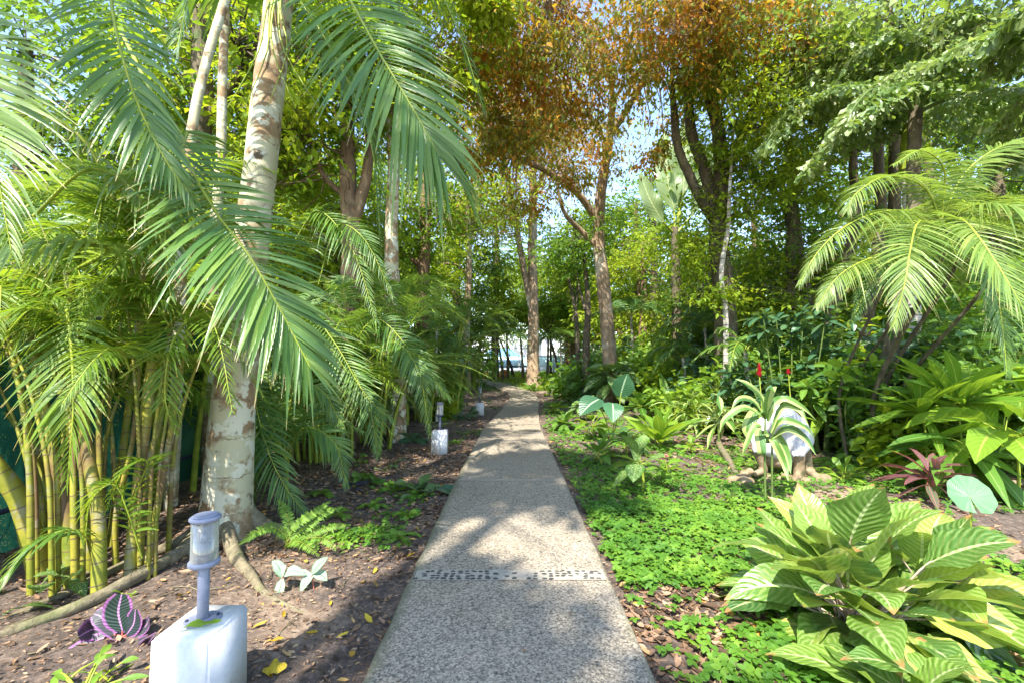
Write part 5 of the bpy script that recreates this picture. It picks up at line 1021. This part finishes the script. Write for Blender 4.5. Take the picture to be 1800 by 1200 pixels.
simple('heliconia', 'cluster of large pale drooping leaves near the right edge', 1790, 880, 'bright', 'stem_g', 18, .8, .17, 55, el=(-.2, 1.2), pet=.2, droop=.9, h=.7, jit=.08)
simple('heliconia', 'green broad leaves hanging at the right edge above the round leaf', 1850, 850, 'bright', 'stem_g', 24, .75, .14, 56, el=(-.2, 1.3), pet=.25, droop=.8, h=.9, jit=.15)
simple('ginger_plant', 'tall leafy stems behind and right of the statue', 1455, 795, 'bright', 'stem_y', 28, .6, .085, 57, el=(-.1, 1.3), pet=.3, droop=.8, h=.6, jit=.15)
simple('ginger_plant', 'upright plant with one tall twisted lime leaf right of the statue', 1462, 780, 'bright', 'stem_y', 18, .75, .085, 58, el=(.3, 1.5), pet=.2, droop=.5, h=1.0, jit=.06)
simple('variegated_plant', 'low cream and green shrub right of the ginger stems', 1515, 795, 'stripeleaf', 'stem_g', 50, .38, .06, 59, el=(-.2, 1.3), pet=.25, droop=.8, h=.45, jit=.3)
simple('ti_plant', 'dark red leaved shrub below the reddish trunk on the right', 1112, 690, 'croton', 'stem_dk', 46, .45, .055, 60, el=(-.3, 1.4), pet=.15, droop=.8, h=1.4, jit=.3)
simple('ti_plant', 'smaller wine red shrub left of the brighter red one', 1092, 685, 'croton', 'stem_dk', 26, .35, .05, 61, el=(-.3, 1.4), pet=.15, droop=.8, h=1.0, jit=.2)
simple('bromeliad', 'rosette of stiff green leaves at the far bed near the lawn', 960, 690, 'bright', 'stem_g', 22, .5, .05, 62, el=(.1, 1.4), pet=.02, droop=.5)
simple('bromeliad', 'dark leafy rosette at the foot of the far split trunk', 935, 690, 'mid', 'stem_g', 20, .6, .09, 63, el=(.1, 1.4), pet=.05, droop=.6)
simple('bromeliad', 'light green plant at the foot of the far trunk beside the dark rosette', 948, 684, 'bright', 'stem_g', 16, .8, .09, 64, el=(.5, 1.5), pet=.05, droop=.4)
simple('shade_plant', 'dark green leafy plant right of the far rosette', 1000, 685, 'dark', 'stem_dk', 24, .5, .12, 65, el=(-.1, 1.3), pet=.2, droop=.7, h=.3)
simple('shade_plant', 'broad dark leaves along the bed left of the heart leaves', 1040, 715, 'dark', 'stem_dk', 22, .45, .12, 66, el=(-.1, 1.3), pet=.2, droop=.7, h=.3)
for k, a in enumerate((('upright broad green leaves between the speckled shrub and the glossy plants', 1125, 735, 'mid', 22, .6, .12, .3), ('clump of bright broad leaves on the bare soil right of the glossy plants', 1215, 745, 'bright', 18, .55, .09, .2),
    ('leafy green plant low in front of the heart shaped leaves', 1055, 815, 'mid', 14, .3, .06, .1), ('bright low plant close to the path near the dark rosette', 975, 725, 'bright', 18, .4, .08, .1), ('broad leaved plant between the dark rosette and the speckled shrub', 1030, 740, 'dieff', 18, .45, .12, .3),
    ('small green plant on the litter left of the fallen branch', 1215, 800, 'bright', 10, .25, .05, .1), ('tall green leaves just behind the statue', 1395, 775, 'mid', 22, .7, .09, .6), ('yellow green plant between the statue and the striped clump', 1480, 850, 'bright', 14, .22, .04, .08))):
    simple('leafy_plant', a[0], a[1], a[2], a[3], 'stem_g', a[4], a[5], a[6], 970 + k, el=(.1, 1.4), pet=.1, droop=.6, h=a[7])
# left bed
simple('shade_plant', 'dark glossy leaves in the brown bed beside the second plinth', 725, 775, 'dark', 'stem_dk', 12, .42, .10, 71, el=(.0, .9), pet=.06, droop=.6)
simple('striped_plant', 'round green and pale striped leaves in front of the second plinth', 735, 862, 'stripeleaf', 'stem_dk', 8, .28, .09, 72, el=(.1, 1.1), pet=.10, droop=.5, prof=(.3, .95, 1, .8, .05))
simple('shade_plant', 'dark oval leaves lying low beside the striped leaves left of the path', 760, 858, 'dark', 'stem_dk', 8, .26, .09, 73, el=(-.0, .5), pet=.08, droop=.4, prof=(.3, .95, 1, .8, .05))
simple('striped_plant', 'two pale striped leaves on thin stalks left of the striped cluster', 680, 830, 'stripeleaf', 'stem_dk', 4, .2, .06, 74, el=(.3, .9), pet=.15, droop=.5)
simple('violet_plant', 'small dark violet leaved plant in the brown bed behind the fern', 622, 852, 'purple', 'stem_dk', 7, .16, .05, 75, el=(.2, 1.0), pet=.04, droop=.4, prof=(.3, .9, 1, .8, .05))
simple('seedling', 'small green seedling beneath the feathery palm clump', 632, 815, 'mid', 'stem_g', 8, .14, .03, 76, el=(.1, 1.2), pet=.06)
simple('seedling', 'tiny bright green sprout just above the purple plant', 222, 1048, 'bright', 'stem_g', 10, .07, .015, 77, el=(.1, 1.2), pet=.02)
simple('pothos', 'marbled green and white leaves at the foot of the yellow canes', 80, 1040, 'dieff', 'stem_dk', 9, .17, .06, 78, el=(-.1, .9), pet=.12, droop=.6, prof=(.3, 1, .95, .6, .03), jit=.12)
simple('seedling', 'pale cut-leaved plant at the bottom edge left of the nearest plinth', 150, 1225, 'fern', 'stem_g', 34, .10, .016, 79, el=(.0, .9), pet=.12, droop=.5, jit=.06)
for k, (px, py, lab, n) in enumerate(((497, 1035, 'silver leaved plant with dark veins on the bare soil right of the nearest plinth', 4), (552, 1030, 'silvery plant with upright pale leaves just right of its twin', 4))):
    c = gpt(px, py)
    def fn(B, S):
        LV = ([[(497, 1015), (490, 995), (478, 985)], [(500, 1012), (515, 1002), (538, 1010)], [(497, 1015), (492, 1035), (485, 1060)], [(497, 1012), (498, 998), (503, 992)]] if k == 0 else
              [[(548, 1008), (560, 992), (577, 978)], [(550, 1010), (565, 1010), (575, 1020)], [(550, 1012), (538, 1020), (527, 1042)], [(548, 1010), (535, 1005), (528, 1000)]])
        for j, q in enumerate(LV): leafpx(B, [(a, b_, c[1] - .02 * i * (1 if b_ > py - 20 else -.5)) for i, (a, b_) in enumerate(q)], .034 if j != 3 else .018, r=.3 + .2 * j, seed=j, wave=.03, facing=(0, -.8, .8), prof=(.2, .9, 1, .75, .05))
        tube(S, [c, P(q[0][0], q[0][1], c[1])], [.006, .004], 5, n=4)
    plant('silver_plant', lab, c, fn, 'silver', 'stem_red')
# rose-painted calathea
c = gpt(215, 1120)
def fn(B, S):
    for j, (q, wd) in enumerate((([(215, 1108), (208, 1075), (214, 1043)], .075), ([(222, 1115), (235, 1095), (238, 1070)], .055), ([(190, 1112), (165, 1105), (138, 1118)], .062), ([(200, 1130), (165, 1138), (118, 1150)], .07), ([(222, 1128), (240, 1130), (258, 1118)], .026), ([(225, 1132), (250, 1135), (272, 1115)], .034), ([(212, 1118), (200, 1128), (190, 1124)], .02), ([(205, 1118), (180, 1085), (165, 1078)], .045), ([(225, 1120), (255, 1100), (262, 1085)], .04), ([(215, 1135), (225, 1160), (222, 1178)], .05))):
        leafpx(B, [(a, b_, c[1] - .05 * (i if b_ > 1110 else 0)) for i, (a, b_) in enumerate(q)], wd, r=.2 * j, seed=j, wave=.04, facing=(.1, -.7, .7), prof=(.45, .85, 1, 1, .85, .45), n=15, fold=.08, cols=9)
        tube(S, [c, P(q[0][0], q[0][1], c[1])], [.006, .004], 5, n=4)
plant('calathea', 'purple plant with dark round leaves edged in pink left of the nearest plinth', c, fn, 'rose', 'stem_red')
# fern
c = gpt(500, 960); r = empty('fern', c, 'bright green sword fern beside the roots of the thick palm', 'fern')
for k, q in enumerate(([(505, 945), (480, 925), (450, 935), (422, 955)], [(505, 940), (508, 915), (500, 895), (490, 878)], [(510, 945), (540, 925), (570, 900), (600, 890)], [(512, 950), (545, 935), (580, 925), (615, 922)], [(512, 955), (540, 945), (570, 945), (590, 965)], [(508, 955), (520, 950), (535, 955), (560, 975)], [(515, 930), (535, 910), (560, 895), (580, 880)])):
    B, S = Buf(), Buf(); pts = [c + (0, 0, .02)] + [P(a, b_, c[1] + (.0 if i == 0 else (-.08 if q[-1][1] > 940 else .1) * i)) for i, (a, b_) in enumerate(q)]
    frond(B, S, pts, .06, n=34, width=.0085, ang=(85, 60), droop=.15, seed=k, t0=.25, rr=(.003, .001), lift=.1, seg=2, up=(0, -.6, .8), prof=[.6, .9, 1, .95, .7, .2]); B.build('frond', M['fern'], r); S.build('midrib', M['stem_g'], r.children[-1])
# red ginger flowers and the pink one
def flower(px, py, Y, h, rad, lab, mat='redflower', n=46, name='flower'):
    c0 = P(px, py, Y); g = np.array((c0[0], Y, float(gz(c0[0], Y)))); B, S, L = Buf(), Buf(), Buf(); rgf = np.random.default_rng(n)
    r = empty(name, g, lab, 'flower'); tube(S, [g, (g + c0) / 2 + (.03, 0, 0), c0], [.010, .009, .007], 6, n=8)
    t = np.linspace(0, 1, n); a = t * n * 2.4; d = np.stack([np.cos(a), np.sin(a), np.full(n, .9)], -1)
    scatter(B, LEAFO, c0 + np.stack([0 * t, 0 * t, t * h], -1), d, nrm(d * (-1, -1, 1)), rad * (1.15 - .6 * t), rgf.uniform(0, 1, n)); B.build('petals', M[mat], r); S.build('stem', M['stem_g'], r)
    rosette(L, None, (g + c0) / 2, 7, .36, .05, n, el=(.0, 1.0), pet=.02, droop=.7); L.build('foliage', M['bright'], r)
for k, (px, py, lab) in enumerate(((590, 905, 'small fern to the right of the bright sword fern'), (700, 940, 'little fern near the path edge in the left bed'), (560, 870, 'young fern under the low drooping palm'), (655, 885, 'low fern among the creeper tufts left of the path'), (800, 775, 'fern close to the path beside the second plinth'))):
    c = gpt(px, py); r = empty('fern', c, lab, 'fern')
    rgk = np.random.default_rng(950 + k)
    for j in range(8):
        B, S = Buf(), Buf(); frond(B, S, arc(c + (0, 0, .01), j * .79 + rgk.uniform(-.3, .3), rgk.uniform(.4, 1.0), rgk.uniform(.18, .3), .7), .05, n=24, width=.008, ang=(85, 60), droop=.15, seed=j, t0=.2, rr=(.003, .001), lift=.1, seg=2, prof=[.6, .9, 1, .9, .6, .2]); B.build('frond', M['fern'], r); S.build('midrib', M['stem_g'], r.children[-1])
simple('shade_plant', 'dark leafy plant in the corner between the second trunk and the low palm', 640, 845, 'mid', 'stem_dk', 12, .24, .06, 961, el=(.1, 1.2), pet=.08)
simple('seedling', 'light green broad seedling near the path edge in the left bed', 720, 905, 'bright', 'stem_g', 8, .13, .035, 962, el=(.1, 1.1), pet=.05)
simple('shade_plant', 'dark green plants in a low patch where the third path light stands', 815, 735, 'dark', 'stem_dk', 18, .35, .09, 963, el=(.0, 1.1), pet=.12, jit=.15)
simple('shade_plant', 'mixed green leaves on the inner side of the bend beside the farthest path light', 858, 716, 'mid', 'stem_dk', 18, .25, .06, 964, el=(.0, .9), pet=.06, jit=.25)
flower(1335, 662, 6.6, .19, .06, 'upright red ginger flower above the variegated plant')
flower(1386, 658, 7.0, .08, .05, 'smaller red ginger bud right of the upright one', n=30)
flower(1168, 806, 5.9, .04, .07, 'single pink flower low in the creeper right of the speckled plant', mat='pink', n=14)

# rubber plant: stems carrying whorls of dark oval leaves
def whorl_bush(name, label, c, stems, hts, spread, L, W, leaf, seed, stem='stem_dk', per=12, cat='shrub', group=None, el=(-.3, 1.2), rows=5, cols=3, whorls=2):
    rg = np.random.default_rng(seed); r = empty(name, c, label, cat, group); B, S = Buf(), Buf()
    for k in range(stems):
        a = rg.uniform(0, 6.283); q = spread * math.sqrt(rg.uniform(.02, 1)); H = rg.uniform(*hts)
        top = np.array((c[0] + q * math.cos(a), c[1] + q * math.sin(a), H)); b0 = np.array((c[0] + q * .3 * math.cos(a), c[1] + q * .3 * math.sin(a), 0))
        tube(S, [b0, b0 * .4 + top * .6 - (0, 0, .05 * H), top], [.02, .014, .008], 6, n=8, cap=False)
        for j in range(whorls): rosette(B, None, top - (0, 0, j * L * .9), per, L, W, int(rg.integers(1e6)), el=el, pet=.03, droop=.5, rows=rows, cols=cols, wave=.05, prof=(.2, .85, 1, .8, .04))
    B.build('foliage', M[leaf], r); S.build('stem', M[stem], r); return r
whorl_bush('rubber_plant', 'dark glossy shrub with blue green oval leaves in whorls behind the red flowers', np.array(((1385 - 900) / 800 * 8.2, 8.2, 0)), 24, (.7, 2.4), 1.0, .27, .062, 'dark', 81, per=11)
whorl_bush('rubber_plant', 'smaller dark glossy whorled shrub left of the larger blue green one', np.array(((1315 - 900) / 800 * 8.8, 8.8, 0)), 9, (.5, 1.4), .6, .27, .06, 'dark', 82, per=11)
whorl_bush('rubber_plant', 'mid green whorled shrub between the blue green one and the ginger', np.array(((1440 - 900) / 800 * 7.6, 7.6, 0)), 9, (.6, 1.5), .6, .28, .05, 'mid', 83, per=12)

# undergrowth shrubs
def bush(label, px, Yv, h, rad, n, leaf, ls, seed, tpl=None, group=None, name='shrub', x=None):
    rg = np.random.default_rng(seed); x = (px - 900) / 800 * Yv if x is None else x; c = np.array((x, Yv, 0.)); r = empty(name, c, label, 'shrub', group); B, S = Buf(), Buf()
    nc = max(6, n // 30); u = nrm(rg.standard_normal((nc, 3))) * rg.uniform(.3, 1, (nc, 1)) ** .5; cc = c + (0, 0, h * .52) + u * (rad, rad, h * .48); cc[:, 2] = np.maximum(cc[:, 2], .08)
    for q in cc[:26]: tube(S, [c + rg.normal(0, .08, 3) * (1, 1, 0), (c + q) / 2 + rg.normal(0, .06, 3), q], [.016, .011, .004], 5, n=7, cap=False)
    m = n // nc; pos = np.repeat(cc, m, 0) + rg.standard_normal((nc * m, 3)) * (.16 * rad + .06); pos[:, 2] = np.maximum(pos[:, 2], .03); N_ = len(pos)
    scatter(B, tpl or LEAF11, pos, rdirs(rg, N_, .25), nrm(rg.standard_normal((N_, 3)) * .6 + (0, -.2, 1)), rg.uniform(*ls, N_), np.clip(rg.normal(.5, .25, N_) + np.repeat(rg.normal(0, .12, nc), m), 0, 1))
    B.build('foliage', M[leaf], r); S.build('stem', M['stem_dk'], r); return r
rg = np.random.default_rng(900); mats = ['mid', 'crown', 'bright', 'crown_l', 'dark', 'mid', 'crown']; k = 0
BL = {'mid': 'glossy mid green shrub with pale midribs', 'crown': 'dull green small leaved shrub', 'bright': 'bright green broad leaved shrub', 'crown_l': 'lime yellow leafy shrub', 'dark': 'dark blue green glossy shrub'}
BUSH = [(1500, 6.9, 1.3, .55), (1560, 6.5, 1.6, .6), (1620, 6.6, 1.8, .6), (1590, 6.0, .9, .45), (1530, 7.6, 2.0, .8), (1700, 6.2, 1.9, .6), (1010, 19, 1.3, 1.2), (1050, 16.5, 1.6, 1.1), (1135, 15, 1.7, 1.2), (1170, 17, 2.6, 1.4), (1190, 13, 1.3, 1.0), (1240, 12, 1.5, 1.0), (1290, 12.5, 1.9, 1.1), (1330, 10.6, 1.6, 1.0), (1400, 10, 2.4, 1.2), (1450, 9.4, 2.0, 1.0), (1490, 8.4, 1.3, .8), (1540, 9, 2.3, 1.1), (1600, 8, 1.9, 1.0), (1660, 7.6, 2.2, 1.1),
        (1720, 6.9, 1.7, .9), (1780, 6.6, 2.2, 1.1), (1500, 12, 3.2, 1.6), (1620, 11, 3.4, 1.7), (1220, 19, 3.2, 1.9), (1320, 16, 3.4, 1.9), (1420, 14, 3.4, 1.8), (1560, 7.0, .9, .6), (1400, 8.6, 1.0, .7), (1250, 9.6, .9, .7), (1200, 11, .9, .8), (1150, 19, 2.2, 1.7), (1080, 21, 2.4, 1.6), (1850, 6.0, 2.0, 1.2), (1900, 8, 3.4, 1.8), (1750, 9, 3.2, 1.6)]
for (px, Yv, h, rad) in BUSH:
    bush(BL[mats[k % 7]] + ' in the undergrowth right of the path', px, Yv, h, rad, int(420 * rad * h ** .6) + 120, mats[k % 7], (.08 + .006 * Yv, .15 + .011 * Yv), 910 + k, group='undergrowth shrubs on the right'); k += 1
LB = [(780, 17, 1.0, .8), (775, 14, 1.0, .7), (770, 12, .8, .6), (760, 20, 3.0, 1.8), (800, 23, 3.2, 2.0), (800, 30, 2.4, 1.6), (700, 17, 3.0, 1.6), (640, 14, 2.6, 1.3)]
for (px, Yv, h, rad) in LB:
    bush(BL[mats[k % 7]] + ' in the undergrowth left of the path', px, Yv, h, rad, int(380 * rad * h ** .6) + 120, mats[k % 7], (.08 + .006 * Yv, .15 + .011 * Yv), 910 + k, group='undergrowth shrubs on the left'); k += 1
FB = [(-5.6, 4), (-5.8, 6), (-5.5, 8), (-5.8, 10.5), (-5.6, 13), (-6, 16), (-6, 19.5), (-7.5, 5), (-8, 8), (-8, 12)]
for (x, Yv) in FB:
    bush('leafy bush growing beyond the net fence on the left', 0, Yv, 2.9, 1.3, 900, mats[k % 4], (.12, .24), 910 + k, group='bushes beyond the net fence', x=x); k += 1

# ------------------------------------------------------------------ statue
c = np.array(((1372 - 900) / 800 * 5.95, 5.95, 0.0)); rs = empty('statue', c, 'weathered white stone statue of a hunched seated figure on a brown rock base', 'statue')
def remesh_solid(name, parts, mat, parent, vox=.011, sm=6):
    B = Buf()
    for pts, rad in parts:
        p = np.array(pts, float); r = np.atleast_1d(np.array(rad, float)); n = 22
        if len(p) == 1: p = np.vstack([p[0] - (0, 0, r[0] * .02), p[0] + (0, 0, r[0] * .02)]); r = np.array([r[0], r[0]])
        q = smooth(p, n); rr = np.interp(np.linspace(0, 1, n), np.linspace(0, 1, len(r)), r)
        a = nrm(q[0] - q[1]); z = nrm(q[-1] - q[-2]); ang = np.linspace(1.45, 0, 6)[:-1]
        q = np.vstack([[q[0] + a * r[0] * math.sin(k) for k in ang], q, [q[-1] + z * r[-1] * math.sin(k) for k in ang[::-1]]])
        rr = np.concatenate([r[0] * np.cos(ang), rr, r[-1] * np.cos(ang[::-1])])
        T = nrm(np.gradient(q, axis=0)); ref = np.array((.13, .97, .2)); A = nrm(np.cross(T, ref)); Bv = np.cross(A, T); th = np.linspace(0, 2 * math.pi, 16, endpoint=False)
        V = q[:, None] + A[:, None] * (rr[:, None] * np.cos(th))[..., None] + Bv[:, None] * (rr[:, None] * np.sin(th))[..., None]
        B.add(V, grid_faces(len(q), 16, True)); V = V.reshape(-1, 3)
        for ring, cc in ((0, q[0]), (len(q) - 1, q[-1])):
            vv = np.vstack([V[ring * 16:(ring + 1) * 16], [cc]]); i = np.arange(16); ff = np.stack([i, (i + 1) % 16, np.full(16, 16)], -1); B.add(vv, ff[:, ::-1] if ring == 0 else ff)
    o = B.build(name, mat, parent); m = o.modifiers.new('r', 'REMESH'); m.mode = 'VOXEL'; m.voxel_size = vox; m.use_smooth_shade = True
    s = o.modifiers.new('s', 'SMOOTH'); s.iterations = sm; s.factor = .5
    dg = bpy.context.evaluated_depsgraph_get(); me = bpy.data.meshes.new_from_object(o.evaluated_get(dg)); o.modifiers.clear(); o.data = me
    if not me.materials: me.materials.append(mat)
    for p_ in me.polygons: p_.use_smooth = True
    return o
def s_(px, py, dy=0.0): return P(px, py, 5.95 + dy)
body = [([s_(1385, 795, .10), s_(1383, 760, .08), s_(1376, 735, .0)], [.19, .22, .17]),           # rounded back
        ([s_(1345, 745, 0), s_(1372, 728, .02), s_(1402, 748, 0)], [.10, .13, .12]),               # shoulders
        ([s_(1372, 724, -.03), s_(1368, 742, -.14)], [.10, .095]),                                # bowed head
        ([s_(1342, 745, -.02), s_(1329, 765, -.08), s_(1330, 783, -.18)], [.085, .075, .055]),     # left arm
        ([s_(1408, 750, -.02), s_(1418, 772, -.08), s_(1408, 790, -.16)], [.09, .085, .07]),      # right arm
        ([s_(1375, 795, .05), s_(1350, 790, -.10), s_(1333, 788, -.2)], [.12, .085, .065]),       # thighs
        ([s_(1385, 795, .05), s_(1400, 792, -.08), s_(1404, 792, -.18)], [.12, .095, .08])]
for k in range(4): body.append(([s_(1324 + 5 * k, 785, -.24), s_(1325 + 5 * k, 790, -.27), s_(1326 + 5 * k, 795, -.255)], [.014, .015, .011]))
for k in range(4): body.append(([s_(1394 + 6 * k, 792, -.23), s_(1394 + 6 * k, 797, -.26), s_(1395 + 6 * k, 802, -.25)], [.015, .016, .012]))
for k in range(3): body.append(([s_(1362 + 6 * k, 738 + 8 * k, -.19), s_(1385 + 6 * k, 732 + 8 * k, -.19), s_(1400 + 5 * k, 742 + 8 * k, -.14)], [.02, .028, .02]))   # folds of cloth
remesh_solid('figure', body, M['stone'], rs)
legs = [([s_(1331, 792, -.18), s_(1336, 806, -.17), s_(1342, 822, -.16)], [.06, .052, .05]), ([s_(1342, 826, -.16), s_(1328, 832, -.26)], [.05, .035]),
        ([s_(1405, 796, -.16), s_(1405, 812, -.14), s_(1404, 832, -.12)], [.075, .062, .065]), ([s_(1404, 836, -.14), s_(1396, 842, -.26)], [.06, .04]),
        ([s_(1418, 795, .02), s_(1420, 830, .04)], [.06, .065]), ([s_(1355, 805, .05), s_(1385, 808, .05)], [.11, .11])]
remesh_solid('lower_legs', legs, M['stone_b'], rs, vox=.012)
rgb = np.random.default_rng(6); rocks = []
for k in range(26):
    px = 1290 + 150 * k / 25; rocks.append(([s_(px, 848 + rgb.uniform(-4, 4), rgb.uniform(-.3, .1)), s_(px + 10, 846 + rgb.uniform(-4, 4), rgb.uniform(-.3, .1))], [rgb.uniform(.05, .10), rgb.uniform(.04, .09)]))
for (px, py, r_) in ((1318, 828, .05), (1306, 832, .045), (1330, 832, .04), (1425, 828, .06), (1432, 838, .07), (1415, 845, .06), (1295, 840, .05), (1378, 836, .04)): rocks.append(([s_(px, py, -.2)], [r_]))
o = remesh_solid('rock_base', rocks, M['stone_b'], rs, vox=.014, sm=2)
bpy.context.view_layer.update()
# log lying left of the statue
c = G(1255, 800); r_ = empty('fallen_log', c, 'grey mossy fallen branch lying on the soil left of the statue', 'branch')
B = Buf(); tube(B, [G(1262, 765) + (0, 0, .03), G(1264, 785) + (0, 0, .05), G(1280, 812) + (0, 0, .04), G(1296, 838) + (0, 0, .03)], [.04, .05, .045, .03], 9, n=20, wob=.15); B.build('wood', M['root'], r_)

# ------------------------------------------------------------------ beyond the garden: pool yard
o = bevel_box('boundary_wall', (34, .25, 3.4), (2, 47, 2.6), M['whitewall'], None, .02); tag(o, 'long bright white wall at the far end behind the trunks', 'wall')
o = bevel_box('pool_wall', (15, .3, 1.15), (2.2, 40, 1.45), M['bluewall'], None, .03); tag(o, 'low pale blue painted wall seen beyond the end of the path', 'wall')
r = empty('canopy_tent', (-1.0, 39, 0), 'small blue pitched canopy on thin poles beyond the end of the path', 'canopy'); B = Buf()
V = [(-2.6, 38.2, 2.0), (.7, 38.2, 2.0), (.7, 39.6, 2.0), (-2.6, 39.6, 2.0), (-1.7, 38.7, 2.6), (-.2, 38.7, 2.6), (-.2, 39.1, 2.6), (-1.7, 39.1, 2.6)]
B.add(V, [(0, 1, 5, 4), (1, 2, 6, 5), (2, 3, 7, 6), (3, 0, 4, 7), (4, 5, 6, 7), (3, 2, 1, 0)]); B.build('canopy', M['bluecloth'], r, smooth_=False)
for x, y in ((-2.5, 38.3), (.6, 38.3), (.6, 39.5), (-2.5, 39.5)): B = Buf(); tube(B, [(x, y, .8), (x, y, 2.0)], .04, 7); B.build('pole', M['wire'], r)
r = empty('wire_fence', (1, 33, 0), 'thin wire fence crossing in front of the pale blue wall', 'fence')
for x in np.arange(-5, 8.1, 1.6): B = Buf(); tube(B, [(x, 33, .6), (x, 33, 2.5)], .03, 6); B.build('post', M['wire'], r)
for z in (1.2, 1.9, 2.45): B = Buf(); tube(B, [(-5, 33, z), (8, 33, z)], .02, 5, n=2); B.build('rail', M['wire'], r)
r = empty('clay_screen', (-1.35, 29, 0), 'orange terracotta lattice block at the left end of the lawn', 'lattice')
B = Buf()
for i in range(3):
    for j in range(5):
        x0, z0 = -1.75 + i * .28, .46 + j * .24
        a = np.linspace(0, 6.283, 12, endpoint=False); q = np.stack([x0 + .1 * np.cos(a), 0 * a + 29, z0 + .12 + .1 * np.sin(a)], -1); q = np.vstack([q, q[:1]]); tube(B, q, .028, 6, n=25)
B.build('lattice', M['orange'], r)
r = empty('clay_pot', (-.55, 29.5, .47), 'round orange clay pot beside the terracotta lattice', 'pot'); B = Buf(); disc_prism(B, -.55, 29.5, .47, .75, .32, bev=.08); disc_prism(B, -.55, 29.5, .75, 1.0, .22, bev=.09); B.build('bowl', M['orange'], r)
r = empty('garden_table', (.5, 30, .48), 'low dark table on the paving beside the orange pot', 'table'); bevel_box('table_top', (1.3, .6, .06), (0, 0, .72), M['pipe'], r)
for dx in (-.55, .55):
    for dy in (-.22, .22): bevel_box('leg', (.06, .06, .69), (dx, dy, .345), M['pipe'], r, bev=.005)
for k, (px, Yv, lean) in enumerate(((885, 27, -.5), (893, 28, -.1), (920, 28, -.25), (962, 27, .1), (968, 29, .0), (985, 27, -.9), (905, 30, -1.4))):
    x = (px - 900) / 800 * Yv
    tree(('slim dark sapling leaning in front of the far blue wall', 'straight dark sapling beside the leaning one near the blue wall', 'forked grey sapling between the blue canopy and the split trunk', 'thin pale sapling just right of the split trunk', 'straight dark sapling right of the pale one', 'thin leaning sapling right of the far trunk against the white wall', 'sapling slanting to the left before the pale blue wall')[k],
         [([(x, Yv, 0), (x + lean * .2, Yv, 1.3), (x + lean * .8, Yv, 3.2)], [.10, .08, .05])], [((x + lean, Yv, 4.2), (1.5, 1.2, 1.2), 1100)], bark='bark_d', leaf=('crown_l', 'crown')[k % 2], ls=(.16, .28), seed=700 + k, sides=8, name='sapling')
